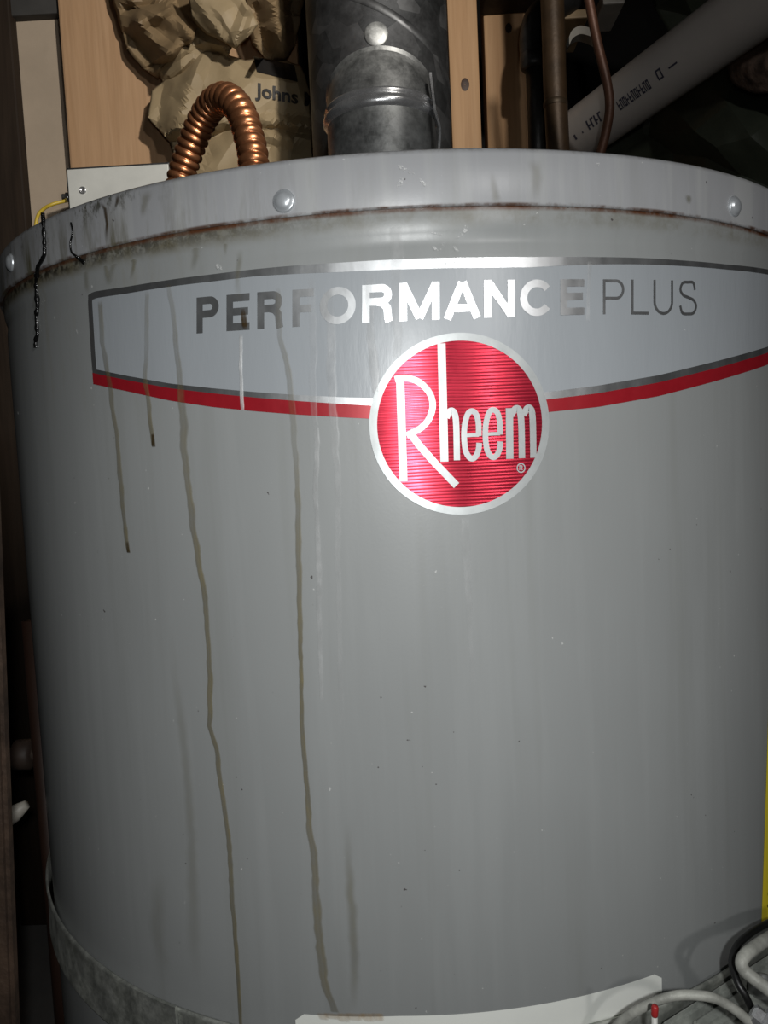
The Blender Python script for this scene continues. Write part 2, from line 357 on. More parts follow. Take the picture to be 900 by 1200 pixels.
def head_screw(px, py, r, parent):
    u = onj(px, py, RC); th = u.x/RC
    n = V((math.sin(th), -math.cos(th), 0)); t = V((math.cos(th), math.sin(th), 0)); c = n*RC + V((0, 0, u.y)); zz = V((0, 0, 1))
    vv, ff = lathe([(r*1.12, -0.0002), (r*1.12, 0.0007), (r, 0.0010), (r*0.96, r*0.26), (r*0.80, r*0.46), (r*0.5, r*0.6), (r*0.2, r*0.64), (0.00005, r*0.65)], 28)
    s = mesh('screw', [c + t*x + zz*y + n*z for (x, y, z) in vv], ff, M['screw'], parent)
    bm = bmesh.new(); ang = random.random()
    for k in range(2):
        a = ang + k*PI/2; ex, ey = (t*math.cos(a)+zz*math.sin(a)), (zz*math.cos(a)-t*math.sin(a))
        q = [bm.verts.new(c + n*(r*0.665 - abs(i)*r*0.08 + k*0.00002) + ex*(i*r*0.48) + ey*(j*r*0.11)) for i, j in ((-1, -1), (1, -1), (1, 1), (-1, 1))]
        bm.faces.new(q)
    frombm('cross_slot', bm, M['recess'], s)
    return s
for px, py in ((333, 236), (860, 242), (13, 308)): head_screw(px, py, 0.0040, heater)

# ---- ribbons that lie on the round jacket
def ribbon(name, pts, m, parent, lift=0.0003, base=RJ, thick=0.00025, end_soft=True, k=8, wob=0.12):
    """pts: (px, py, width px, cover). A raised dried run on the jacket."""
    P = []
    for (x, y, wd, cv) in pts:
        u = onj(x, y, base); d = math.sqrt((base*math.sin(u.x/base))**2 + (0.5691-base*math.cos(u.x/base))**2)
        P.append((u.x, u.y, wd*d/FPX/2, cv))
    D = []
    for i in range(len(P)-1):
        for s in range(k):
            t = s/k; D.append([P[i][q]*(1-t)+P[i+1][q]*t for q in range(4)])
    D.append(list(P[-1]))
    vs_, fs, cov = [], [], []; soft = name in ('lid_stain',) or 'faint' in m.name
    prof = ((-1.5, 0.0, 0.0), (-0.9, 0.3, 0.4), (-0.5, 0.5, 0.8), (0, 0.6, 1.0), (0.5, 0.5, 0.85), (0.9, 0.3, 0.4), (1.5, 0.0, 0.0)) if soft else ((-1.25, 0.0, 0.0), (-0.85, 0.7, 0.75), (-0.55, 1.0, 0.9), (0, 0.75, 0.8), (0.55, 1.0, 0.95), (0.85, 0.7, 0.75), (1.25, 0.0, 0.0))
    sd = random.random()*100
    for i, (u, z, hw, cv) in enumerate(D):
        hw *= 1 + wob*2*(noise.noise(V((sd, z*260, 0)))); u += hw*0.5*noise.noise(V((sd+9, z*120, 3)))
        e = 1.0
        if end_soft and i == 0: e = 0.0
        if end_soft and i == len(D)-1: e = 0.0
        if soft: q_ = i/(len(D)-1); e *= min(1, q_*3.5, (1-q_)*3.5)
        for (s, h, c) in prof:
            vs_.append(cyl(u + s*hw, z, base + lift + thick*h*(e if e else 0.2), base)); cov.append(c*cv*e)
    n = len(prof)
    for i in range(len(D)-1):
        for j in range(n-1): fs.append((i*n+j, i*n+j+1, (i+1)*n+j+1, (i+1)*n+j))
    o = mesh(name, vs_, fs, m, parent)
    at_ = o.data.attributes.new('cover', 'FLOAT', 'POINT'); at_.data.foreach_set('value', cov)
    return o
def strip(name, top, bot, r, m, parent, n=90):
    """printed film between two (u, z) polylines running left to right"""
    def samp(pl, u):
        if u <= pl[0][0]: return pl[0][1]
        for a, b in zip(pl, pl[1:]):
            if u <= b[0]: return a[1] + (b[1]-a[1])*(u-a[0])/max(b[0]-a[0], 1e-9)
        return pl[-1][1]
    u0, u1 = max(top[0][0], bot[0][0]), min(top[-1][0], bot[-1][0]); vs_, fs = [], []
    for i in range(n+1):
        u = u0+(u1-u0)*i/n; vs_ += [cyl(u, samp(bot, u), r), cyl(u, samp(top, u), r)]
    for i in range(n): fs.append((2*i, 2*i+2, 2*i+3, 2*i+1))
    return mesh(name, vs_, fs, m, parent)
def poly(lst): return [tuple(onj(x, y)) for x, y in lst]
def stroke_geo(pts, w, close=False):
    """flat ribbon of width w along 2D points -> list of (left, right)"""
    P = [V(p) for p in pts]; n = len(P); out = []
    for i in range(n):
        if close: a, b = P[(i-1) % n], P[(i+1) % n]
        else: a, b = P[max(i-1, 0)], P[min(i+1, n-1)]
        p = P[i]; d1 = (p-a).normalized() if (p-a).length > 1e-9 else (b-p).normalized(); d2 = (b-p).normalized() if (b-p).length > 1e-9 else d1
        t = (d1+d2).normalized() if (d1+d2).length > 1e-6 else d1; nn = V((-t.y, t.x)); s = max(0.5, nn.dot(V((-d1.y, d1.x))))
        out.append((p + nn*(w/2/s), p - nn*(w/2/s)))
    if close: out.append(out[0])
    return out
def dense(pts, step):
    out = []
    for a, b in zip(pts, pts[1:]):
        a, b = V(a), V(b); k = max(1, int((b-a).length/step))
        for s in range(k): out.append(a.lerp(b, s/k))
    out.append(V(pts[-1])); return out
def curve2(pts, k=8): return [V((p.x, p.y)) for p in smoothpath([(a, b, 0) for a, b in pts], k)]
class Film:                     # collects flat print, then wraps it on the jacket
    def __init__(s): s.v, s.f, s.k = [], [], 0
    def add(s, pairs, r):
        b = len(s.v); r += s.k*4e-6; s.k += 1
        for l, q in pairs: s.v += [cyl(l.x, l.y, r), cyl(q.x, q.y, r)]
        for i in range(len(pairs)-1): s.f.append((b+2*i, b+2*i+1, b+2*i+3, b+2*i+2))
    def build(s, name, m, parent): return mesh(name, s.v, s.f, m, parent)

# ---- the name decal
T_OUT = poly([(104, 346), (110, 342), (150, 336), (200, 328), (250, 321.5), (300, 315.5), (350, 311), (400, 308), (450, 305), (500, 303), (560, 302), (620, 301.5), (700, 301.5), (750, 302.5), (800, 305.5), (850, 310), (900, 316)])
T_IN = poly([(104, 352), (110, 350), (150, 344), (200, 336), (250, 330), (300, 324), (350, 321), (400, 319), (450, 316.5), (500, 315), (560, 314), (620, 313.5), (700, 310), (750, 310), (800, 312), (850, 316), (900, 322)])
B_IN = poly([(109, 432), (150, 440.5), (200, 449.5), (250, 455), (300, 459.5), (350, 463), (400, 465.5), (440, 467), (540, 467), (642, 459.5), (700, 452), (770, 440), (840, 423), (900, 406)])
B_OUT = poly([(109, 437), (150, 445.5), (200, 455), (250, 461), (300, 466), (350, 470), (400, 473.5), (440, 475.5), (540, 476), (642, 468), (700, 461), (770, 448.5), (840, 431), (900, 413)])
R_OUT = poly([(110, 450), (150, 458.5), (200, 469.5), (250, 477), (300, 482), (350, 486), (400, 489), (440, 491), (540, 492), (642, 483), (700, 477), (770, 464.5), (840, 446), (900, 427)])
UC = onj(540, 498).x; UL = T_OUT[0][0]; UR = 2*UC - UL + 0.035
def extend(pl, drop):
    pl.append((UR, pl[-1][1] + drop)); return pl
zl = T_OUT[0][1]
extend(T_OUT, -0.0065); extend(T_IN, -0.0065)
for pl in (B_IN, B_OUT, R_OUT): extend(pl, 0.019)
decal = strip('name_decal', T_OUT, R_OUT, RJ+0.00022, M['panel'], heater, 140)
tag(decal, 'pale grey name decal with silver edge lines')
so = strip('silver_line', T_OUT, T_IN, RJ+0.00036, M['chrome_foil'], decal, 140)
strip('silver_line', B_IN, B_OUT, RJ+0.00036, M['chrome_foil'], decal, 140)
strip('red_stripe', B_OUT, R_OUT, RJ+0.00034, M['red_print'], decal, 140)
f = Film()
side = curve2([tuple(onj(x, y)) for x, y in ((112, 346), (108, 348), (106.5, 353), (107, 365), (108.5, 390), (110, 415), (111.5, 434))], 6)
f.add(stroke_geo(side, 0.0031), RJ+0.00037)
f.build('silver_side_line', M['chrome_foil'], decal); f = Film()
f.add(stroke_geo([V((UR-0.0015, T_OUT[-1][1]-(T_OUT[-1][1]-B_OUT[-1][1])*q/8)) for q in range(9)], 0.0031), RJ+0.00037)
f.build('silver_side_line', M['chrome_foil'], decal)

# ---- lettering strokes: unit box, y up, c = curve
def arc(cx, cy, rx, ry, a0, a1, n=18): return [(cx+rx*math.cos(math.radians(a0+(a1-a0)*i/n)), cy+ry*math.sin(math.radians(a0+(a1-a0)*i/n))) for i in range(n+1)]
def glyph(ch, W, H, w):
    h = w/2
    if ch == 'P': return [[(h, 0), (h, H)], [(0, H-h)] + arc(W-h-(H*0.29-h), H-H*0.29, H*0.29-h, H*0.29-h, 90, -90) + [(0, H*0.42+h)]]
    if ch == 'R': return [[(h, 0), (h, H)], [(0, H-h)] + arc(W-h*1.4-(H*0.28-h), H-H*0.28, H*0.28-h, H*0.28-h, 90, -90) + [(0, H*0.44+h)], [(W*0.45, H*0.44+h), (W*0.66, H*0.44+h*0.6), (W*0.80, H*0.37), (W*0.84-h*0.2, H*0.26), (W*0.86-h*0.2, H*0.08), (W-h*1.05, 0)]]
    if ch == 'E': return [[(h, 0), (h, H)], [(0, H-h), (W, H-h)], [(0, H*0.52), (W*0.94, H*0.52)], [(0, h), (W, h)]]
    if ch == 'F': return [[(h, 0), (h, H)], [(0, H-h), (W, H-h)], [(0, H*0.48), (W*0.90, H*0.48)]]
    if ch == 'L': return [[(h, 0), (h, H)], [(0, h), (W, h)]]
    if ch == 'O': return [arc(W/2, H/2, W/2-h, H/2-h, 90, 450, 44)]
    if ch == 'C': return [arc(W/2, H/2, W/2-h, H/2-h, 38, 322, 36)]
    if ch == 'M': return [[(h, 0), (h, H)], [(W-h, 0), (W-h, H)], [(h*1.0, H-h*0.3), (W/2, h*0.6)], [(W-h*1.0, H-h*0.3), (W/2, h*0.6)]]
    if ch == 'N': return [[(h, 0), (h, H)], [(W-h, 0), (W-h, H)], [(h*1.1, H-h*0.5), (W-h*1.1, h*0.5)]]
    if ch == 'A': return [[(h*0.9, 0), (W/2-h*0.12, H-h*0.35)], [(W-h*0.9, 0), (W/2+h*0.12, H-h*0.35)], [(W*0.22, H*0.28), (W*0.78, H*0.28)]]
    if ch == 'U': return [[(h, H)] + arc(W/2, W/2, W/2-h, W/2-h, 180, 360) + [(W-h, H)]]
    if ch == 'S': return [[V((p.x, p.y)) for p in smoothpath([(W*0.93-h, H*0.74, 0), (W*0.78, H-h*1.3, 0), (W*0.5, H-h, 0), (W*0.2, H-h*1.6, 0), (h*1.3, H*0.74, 0), (W*0.22, H*0.585, 0), (W*0.5, H*0.52, 0), (W*0.8, H*0.44, 0), (W-h, H*0.27, 0), (W*0.80, h*1.8, 0), (W*0.5, h, 0), (W*0.18, h*1.6, 0), (h, H*0.28, 0)], 6)]]
def lerp_tab(tab, x):
    if x <= tab[0][0]: return tab[0][1]
    for a, b in zip(tab, tab[1:]):
        if x <= b[0]: return a[1]+(b[1]-a[1])*(x-a[0])/(b[0]-a[0])
    return tab[-1][1]
TOPL = [(230, 349), (270, 345.5), (310, 342), (350, 339.5), (390, 337), (425, 334.5), (470, 332), (520, 330), (570, 328.5), (620, 328), (660, 327.5), (706, 327.5), (760, 328), (816, 329.5)]
BOTL = [(230, 391), (270, 388), (310, 385.5), (350, 383), (390, 380.5), (425, 378.5), (470, 376.5), (520, 374.5), (570, 372.5), (620, 371), (660, 369.5), (706, 368.5), (760, 369), (816, 370)]
def word(name, letters, weight, parent, m):
    f = Film()
    for ch, l, r in letters:
        bl, br, tl, tr = (onj(x, lerp_tab(tb, x)) for x, tb in ((l, BOTL), (r, BOTL), (l, TOPL), (r, TOPL)))
        W, H = (br-bl).length, (tl-bl).length; w_ = weight*H
        for st in glyph(ch, W, H, w_):
            cl = (V(st[0])-V(st[-1])).length < 1e-6
            pr = stroke_geo(dense(st[:-1] + [st[0]] if cl else st, 0.002)[:-1] if cl else dense(st, 0.002), w_, cl)
            def mp(p):
                a, b = p.x/W, p.y/H
                return (bl*(1-a)+br*a)*(1-b) + (tl*(1-a)+tr*a)*b
            f.add([(mp(p), mp(q)) for p, q in pr], RJ+0.00040)
    o = f.build(name, m, parent); return o
tag(word('bold_lettering', [('P', 231, 257), ('E', 266, 293), ('R', 302, 333), ('F', 343, 368), ('O', 375, 417), ('R', 424.5, 461), ('M', 468, 515), ('A', 520, 563), ('N', 567, 603), ('C', 609, 648), ('E', 656, 684)], 0.205, decal, M['chrome_foil']), 'wide silver foil capitals')
tag(word('thin_lettering', [('P', 706, 731), ('L', 739, 759.5), ('U', 765, 788), ('S', 795, 816)], 0.085, decal, M['chrome_foil']), 'thin silver foil capitals')

# ---- the round badge
bc = onj(540, 497.5); BR = (onj(645, 498).x - onj(435, 498).x)/2; BH = (onj(540, 391).y - onj(540, 604).y)/2
def disc(name, r0, r1, rad, m, parent, n=72, k=10):
    vs_, fs = [], []
    for j in range(k+1):
        q = r0+(r1-r0)*j/k
        for i in range(n):
            a = 2*PI*i/n; vs_.append(cyl(bc.x+BR*q*math.cos(a), bc.y+BH*q*math.sin(a), rad))
    for j in range(k):
        for i in range(n): fs.append((j*n+i, j*n+(i+1) % n, (j+1)*n+(i+1) % n, (j+1)*n+i))
    return mesh(name, vs_, fs, m, parent)
badge = disc('badge', 0.005, 0.935, RJ+0.00062, M['badge_red'], heater, 72, 12)
tag(badge, 'round red foil maker badge')
disc('badge_rim', 0.915, 1.0, RJ+0.00066, M['badge_silver'], badge, 96, 3)
KK = 3.75
def bx(p): return tuple(onj(420+p[0]/KK, 375+p[1]/KK))
PXM = onj(541, 497).x - onj(540, 497).x     # metres per photograph pixel on the badge
f = Film()
def bs(pts, wd, smooth=False, close=False):
    q = [bx(p) for p in pts]
    if smooth: q = curve2(q, 6)
    f.add(stroke_geo(dense(q, 0.0015), wd/KK*PXM, close), RJ+0.00072)
bs([(183, 250), (198, 709)], 35)
bs([(160, 262), (185, 256), (225, 258), (272, 278), (312, 322), (326, 376), (311, 432), (275, 474), (212, 508)], 28, True)
bs([(222, 488), (262, 545), (330, 622), (430, 727)], 32)
bs([(364, 104), (370, 330), (377, 622)], 35)
bs([(386, 430), (398, 404), (413, 400), (424, 420), (429, 470), (432, 616)], 27, True)
E_ = [(470, 508), (500, 506), (528, 506)]
EL = [(527, 510), (526, 455), (516, 415), (498, 401), (480, 413), (467, 455), (463, 510), (469, 570), (483, 600), (499, 609), (515, 598), (526, 570), (529, 540)]
for dx, dy in ((0, 0), (93, -6)):
    bs([(x+dx, y+dy) for x, y in E_], 15); bs([(x+dx, y+dy) for x, y in EL], 25, True)
bs([(661, 388), (663, 610)], 33)
bs([(668, 420), (684, 394), (699, 391), (709, 412), (714, 470), (716, 607)], 29, True)
bs([(722, 418), (737, 391), (750, 388), (760, 408), (764, 470), (766, 605)], 29, True)
bs([(712+17*math.cos(a*PI/12), 650+19*math.sin(a*PI/12)) for a in range(25)], 5)
bs([(706, 660), (706, 640), (714, 640), (717, 645), (714, 650), (706, 650)], 4); bs([(711, 650), (718, 660)], 4)
tag(f.build('badge_lettering', M['badge_silver'], badge), 'silver script lettering on the red badge')

# ---- runs, stains and scuffs
def rd(*p, m='rust', name='rust_drip', **k): return ribbon(name, p, M[m], heater, lift=k.pop('lift', 0.00045), **k)
rd((198, 332, 6, .2), (204, 370, 6, .3), (207, 400, 7, .4), (212, 440, 7, .45), (213, 470, 9, .5), (217, 500, 10, .55), (216, 525, 9, .55), (222, 570, 8, .6), (227, 615, 8, .75), (233, 655, 7.5, .8), (239, 685, 7, .85), (242, 710, 6.5, .8), (245, 760, 6, .8), (247, 790, 7, .85), (247, 830, 7, .85), (246, 850, 6, .95), (254, 875, 6, .9), (258, 905, 6, .85), (262, 935, 6, .8), (268, 975, 6, .85), (270, 1000, 6, .85), (273, 1050, 6, .85), (277, 1100, 5.5, .95), (280, 1150, 5, 1), (283, 1205, 4.5, 1))
rd((326, 336, 6, .15), (328, 395, 6, .3), (335, 415, 6, .35), (340, 445, 7, .35), (343, 480, 7, .3), (346, 520, 7, .3), (349, 570, 6, .5), (350, 610, 7, .65), (351, 650, 7, .7), (352, 700, 6, .8), (352, 740, 6, .85), (353, 770, 5, 1), (354, 810, 4.5, 1), (356, 870, 5.5, .9), (361, 930, 5.5, .9), (363, 965, 7, .75), (368, 1000, 8, .7), (371, 1050, 9, .65), (376, 1110, 10, .65), (379, 1145, 10, .65), (388, 1170, 9, .6), (393, 1186, 9, .55))
rd((119, 352, 7, .5), (121, 400, 7, .45), (126, 430, 7, .55), (131, 462, 7, .6), (134, 484, 6, .65), (138, 510, 6, .65), (142, 560, 7, .7), (146, 605, 6, .8), (149, 630, 6, .9), (152, 648, 5, 1))
rd((173, 340, 6, .3), (173, 405, 6, .25), (171, 450, 6, .5), (176, 478, 6, .65), (178, 500, 5, .9), (181, 524, 5, 1))
rd((180.5, 508, 4, .9), (181.5, 524, 4.5, 1), m='dark_rust', name='rust_spot', lift=0.0007)
rd((151, 634, 4, .5), (152, 648, 4.5, .9), m='dark_rust', name='rust_spot', lift=0.0007)
rd((286, 362, 4, .2), (287, 368, 6, .7), (287.5, 375, 6.5, 1), (288, 382, 6, .9), (288, 386, 4, .2), m='dark_rust', name='rust_spot', lift=0.0007)
rd((282, 292, 7, .4), (280, 308, 7, .5), (279, 322, 6, .3), (281, 356, 7, .25), m='rust_faint')
rd((229, 276, 9, .3), (230, 300, 8, .45), (227, 318, 7, .3), m='rust_faint')
rd((263, 262, 6, .35), (265, 285, 5, .45), (265, 301, 4, .3), m='rust_faint')
rd((154, 297, 9, .6), (158, 308, 6, .7), (155, 328, 6, .5), m='rust_faint')
rd((101, 312, 9, .5), (103, 330, 8, .5), (105, 344, 7, .3), m='rust_faint')
rd((122, 300, 6, .5), (125, 315, 7, .5), (128, 335, 7, .5), m='rust_faint')
rd((139, 302, 8, .3), (131, 318, 9, .4), (130, 336, 8, .3), m='rust_faint')
rd((371, 498, 6, .5), (371, 540, 6, .6), (370, 575, 6, .6), (372, 610, 5, .5), (374, 660, 7, .55), (374, 720, 6, .5), (376, 780, 5, .45), (377, 822, 4, .3), m='mineral', name='mineral_streak')
rd((366, 322, 8, .3), (367, 400, 8, .3), (367, 460, 8, .3), (370, 500, 7, .4), m='mineral', name='mineral_streak')
rd((386, 345, 8, .25), (388, 400, 10, .55), (389, 440, 10, .6), (390, 475, 9, .5), (392, 500, 9, .4), (393, 530, 8, .4), (397, 570, 7, .4), (396, 640, 7, .3), (398, 750, 6, .25), (402, 860, 5, .2), m='mineral', name='mineral_streak')
rd((433, 320, 8, .3), (434, 380, 8, .55), (437, 415, 10, .9), (440, 440, 10, .9), (441, 462, 8, .7), m='mineral', name='mineral_streak')
rd((462, 264, 12, .5), (465, 285, 13, .6), (464, 330, 12, .4), (466, 390, 10, .5), (466, 420, 9, .4), m='mineral', name='mineral_streak')
rd((545, 606, 9, .3), (546, 640, 11, .35), (548, 670, 8, .35), (550, 730, 6, .25), (554, 800, 5, .15), m='mineral', name='mineral_streak')
rd((283, 391, 4, 1.3), (283, 430, 4, 1.5), (284, 470, 4, 1.5), (285, 482, 4, 1.2), m='mineral', name='mineral_streak')
rd((690, 306, 5, .7), (689, 340, 4, .5), (688, 378, 4, .5), m='mineral', name='mineral_streak')
rd((407, 960, 8, .3), (410, 1030, 10, .45), (414, 1080, 11, .5), (416, 1130, 10, .5), (414, 1188, 11, .5), m='rust_faint')
rd((200, 730, 9, .15), (208, 800, 11, .2), (215, 860, 12, .25), (222, 930, 12, .28), (226, 1000, 14, .28), (228, 1100, 18, .3), (230, 1150, 20, .25), m='rust_faint')
rd((190, 1020, 20, .15), (185, 1090, 22, .2), (190, 1140, 20, .15), m='rust_faint')
LIDR = dict(base=RC, lift=0.00035)
for pts, mm in ((((173, 222, 14, .25), (172, 232, 12, .5), (169, 246, 8, .45), (168, 256, 5, .2)), 'rust_faint'),
                (((626, 186, 16, .25), (628, 205, 12, .3), (627, 236, 10, .35)), 'rust_faint'),
                (((577, 200, 6, .2), (580, 225, 8, .35), (581, 240, 10, .5)), 'rust_faint'),
                (((117, 236, 5, .4), (124, 245, 5, .8), (126, 262, 4, .9), (125, 285, 4, .6)), 'dark_rust'),
                (((139, 226, 6, .4), (138, 236, 6, .7), (135, 246, 4, .3)), 'dark_rust'),
                (((807, 228, 7, .5), (807, 233, 8, .8), (807, 240, 5, .4)), 'rust_faint')):
    ribbon('lid_stain', pts, M[mm], heater, **LIDR)
for pts in (((468, 193, 4, .5), (473, 198, 9, 1), (479, 202, 7, .9), (486, 205, 3, .7)), ((471, 208, 4, .6), (469, 215, 7, .9), (467, 221, 3, .5)),
            ((491, 209, 3, .6), (496, 215, 5, .9), (500, 220, 3, .5)), ((701, 190, 3, .8), (699, 196, 4, 1))):
    ribbon('white_scuff', pts, M['white_scuff'], heater, k=3, **LIDR)
for pts in (((504, 272, 3, .3), (511, 274, 6, .8), (518, 276, 4, .5)), ((507, 288, 3, .5), (513, 296, 4, .8)), ((520, 284, 3, .4), (516, 296, 4, .7)), ((536, 280, 4, .4), (545, 271, 6, .8), (548, 263, 3, .5)), ((531, 288, 3, .4), (536, 296, 4, .6)),
            ((255, 309, 4, .6), (257, 314, 6, .9), (259, 317, 4, .5)), ((90, 385, 2.5, .5), (92, 394, 3, .6)), ((22, 482, 2, .6), (22.5, 486, 2.5, .8)), ((170, 1046, 2, .9), (171, 1049, 3, 1)), ((800, 386, 2.5, .8), (803, 388, 3.5, .8)), ((545, 300, 8, .2), (527, 309, 14, .35), (520, 316, 10, .2))):
    ribbon('white_scuff', pts, M['white_scuff'], heater, lift=0.0004, k=3)
# black sealant run down from the lid at the left
def runpts(lst): return [cyl(onj(x, y, r).x*RJ/r, onj(x, y, r).y, r + 0.0004) for x, y, r in lst]
path_ = smoothpath(runpts([(51, 250, RC), (52, 262, RC), (53, 280, RC), (53.5, 292, RC), (53, 299, RC), (49, 307, RC), (45.5, 313, RC), (44.5, 320, RC-0.0006), (44, 328, RJ+0.0004), (44, 336, RJ), (44, 345, RJ), (45, 358, RJ), (44, 370, RJ), (44.5, 382, RJ), (45, 392, RJ), (43, 400, RJ), (43, 407, RJ)]), 8)
vv, ff = tube(path_, [0.0010 + 0.00035*noise.noise(V((i*0.35, 1, 2))) + (0.00035*max(0, math.sin(i*0.55)) if i > 54 else 0) for i in range(len(path_))], 10)
tag(mesh('sealant_run', vv, ff, M['tar'], heater), 'black glossy sealant run')
path_ = smoothpath(runpts([(84, 261, RC), (86, 272, RC), (83.5, 284, RC), (84, 293, RC), (86, 297, RC), (90, 300, RC-0.0006), (95, 304, RJ+0.0006), (101, 309, RJ)]), 6)
vv, ff = tube(path_, [0.00045 + 0.00045*max(0, (i-26)/12) for i in range(len(path_))], 8)
mesh('sealant_run', vv, ff, M['tar'], heater)

# ---- white label low on the jacket, yellow label at the right
def patch(name, left, right, top, bot, m, parent, lift=0.0003, n=40, rc=0.003, sub=10):
    """label between two (u) edges and two heights as functions of u"""
    vs_, fs = [], []
    for i in range(n+1):
        u = left+(right-left)*i/n; e = min(u-left, right-u); cut = rc - math.sqrt(max(rc*rc - max(rc-e, 0)**2, 0))
        for j in range(sub+1): vs_.append(cyl(u, (top(u)-cut) + (bot(u)-top(u)+cut)*j/sub, RJ+lift))
    for i in range(n):
        for j in range(sub): a = i*(sub+1)+j; fs.append((a, a+1, a+sub+2, a+sub+1))
    return mesh(name, vs_, fs, m, parent)
tl, tm, tr = onj(346, 1187), onj(470, 1190), onj(662, 1171)
def wt(u): 
    return tl.y + (tm.y-tl.y)*(u-tl.x)/(tm.x-tl.x) if u < tm.x else tm.y + (tr.y-tm.y)*(u-tm.x)/(tr.x-tm.x)
wl = patch('white_label', tl.x, onj(775, 1150).x, wt, lambda u: wt(u)-0.085, M['white_label'], heater)
tag(wl, 'blank white paper label low on the jacket')
for x, wd in ((378, 12), (388, 16), (402, 14), (415, 20), (430, 14), (443, 12)):
    ribbon('rust_spot', ((x, 1186, wd, .4), (x+1, 1190, wd, .5), (x+2, 1193+random.random()*6, wd*.8, .25)), stain('label_rust', (0.45, 0.27, 0.09), 0.8), heater, lift=0.0005, k=3)
ya, yb = onj(905.5, 640), onj(891.5, 1086)
yl = patch('yellow_label', 0, 0.11, lambda u: 0, lambda u: -1, M['yellow'], heater, n=30, sub=24)
def yuv(u, s): return (ya.x + (yb.x-ya.x)*s + u, ya.y + (yb.y-ya.y)*s)
i = 0
for a in range(31):
    for s in range(25):
        u, z = yuv(0.11*a/30, s/24); yl.data.vertices[i].co = cyl(u, z, RJ+0.0003); i += 1
tag(yl, 'yellow energy label at the edge of the jacket')
f = Film()
for k in range(20):
    s = 0.35+k*0.032; u0 = 0.006 + (0.0 if k % 4 else 0.0)
    (ua, za), (ub, zb) = yuv(u0, s), yuv(u0+0.02+0.05*random.random(), s); f.add(stroke_geo(dense([(ua, za), (ub, zb)], 0.002), 0.0016), RJ+0.00045)
f.build('label_print', M['ink'], yl)

# ---------------------------------------------------------------- steel strap round the heater
strap = empty('steel_strap', (0, 0, RIM-0.40), 'dull galvanised strap wrapped round the lower part of the heater', 'strap')
zt = RIM-0.3681; RB = 0.2575
prof = [(RB-0.0008, zt-0.030), (RB, zt-0.030), (RB+0.0006, zt-0.0285), (RB, zt-0.026), (RB, zt-0.004), (RB+0.0006, zt-0.0015), (RB, zt), (RB-0.0008, zt)]
vv, ff = lathe(prof, 220, close=True)
vv = [(x*(1+0.0016*noise.noise(V((x*14, y*14, 5)))), y*(1+0.0016*noise.noise(V((x*14, y*14, 5)))), z+0.0010*noise.noise(V((x*9, y*9, 1)))) for x, y, z in vv]
mesh('band', vv, ff, M['strap'], strap)
u0 = onj(163, 1166, RB).x
vs_, fs = [], []
for i in range(13):
    u = u0 - 0.004 + 0.03*i/12
    for (r, z) in ((RB+0.0004, zt+0.0012), (RB+0.0018, zt+0.0012), (RB+0.0018, zt-0.031), (RB+0.0004, zt-0.031)): vs_.append(cyl(u, z, r, RB))
for i in range(12):
    for j in range(4): fs.append((i*4+j, i*4+(j+1) % 4, i*4+4+(j+1) % 4, i*4+4+j))
fs += [(0, 3, 2, 1), (48, 49, 50, 51)]
mesh('overlap_end', vs_, fs, M['strap'], strap, smooth=False)

# ---------------------------------------------------------------- vent elbow and flue
PZ = lambda py, Y: at(446, py, Y).z
vent = empty('vent_elbow', (0, 0, RIM+0.006), 'short galvanised vent elbow rising from the top of the heater', 'vent elbow')
cx = (at(383, 140, 0).x + at(510, 140, 0).x)/2; VR = (at(510, 140, 0).x - at(383, 140, 0).x)/2
zb = PZ(112, -VR)
vv, ff = lathe([(VR*0.96, RIM+0.006), (VR, RIM+0.007), (VR, zb-0.05), (VR, zb)], 72, (cx, 0)); mesh('collar', vv, ff, M['galv'], vent)
vv, ff = lathe([(VR, zb-0.006), (VR+0.0012, zb-0.005), (VR+0.0026, zb-0.003), (VR+0.0026, zb-0.001), (VR+0.0012, zb+0.001), (VR+0.0006, zb+0.0025), (VR+0.0016, zb+0.004), (VR+0.0002, zb+0.006)], 72, (cx, 0)); mesh('bead', vv, ff, M['galv_rim'], vent)
def gore(name, c0, t0, r0, c1, t1, r1, m, parent, k=8, n=72, hem=0.0):
    vs_, fs = [], []
    for i in range(k+1):
        s = i/k; t = math.radians(t0+(t1-t0)*s); c = V(c0).lerp(V(c1), s); r = r0+(r1-r0)*s
        if hem and i == k: r += hem
        ax = V((0, math.sin(t), math.cos(t))); ay = V((0, math.cos(t), -math.sin(t)))
        for j in range(n):
            a = 2*PI*j/n; vs_.append(c + V((1, 0, 0))*(r*math.cos(a)) + ay*(r*math.sin(a)))
    for i in range(k):
        for j in range(n): fs.append((i*n+j, i*n+(j+1) % n, (i+1)*n+(j+1) % n, (i+1)*n+j))
    return mesh(name, vs_, fs, m, parent)
gore('gore', (cx, 0, zb+0.001), 0, VR*0.995, (cx, 0.007, zb+0.015), 33, VR*0.985, M['galv'], vent)
gore('bead', (cx, 0.007, zb+0.015), 33, VR*0.985, (cx, 0.0085, zb+0.0175), 33, VR*1.015, M['galv'], vent, 3)
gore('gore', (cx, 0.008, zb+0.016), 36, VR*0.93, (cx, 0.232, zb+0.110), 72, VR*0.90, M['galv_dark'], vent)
tb = smoothpath([at(504, 88, -0.02), at(507, 112, -0.022), at(510, 134, -0.025), at(515, 152, -0.027), at(514.5, 172, -0.028), at(513, 190, -0.028)], 6)
vs_, fs = [], []
for i, p in enumerate(tb):
    for dx, dy in ((-0.0008, -0.004), (0.0008, -0.004), (0.0008, 0.004), (-0.0008, 0.004)): vs_.append(p + V((dx, dy, 0)))
for i in range(len(tb)-1):
    for j in range(4): fs.append((i*4+j, i*4+(j+1) % 4, i*4+4+(j+1) % 4, i*4+4+j))
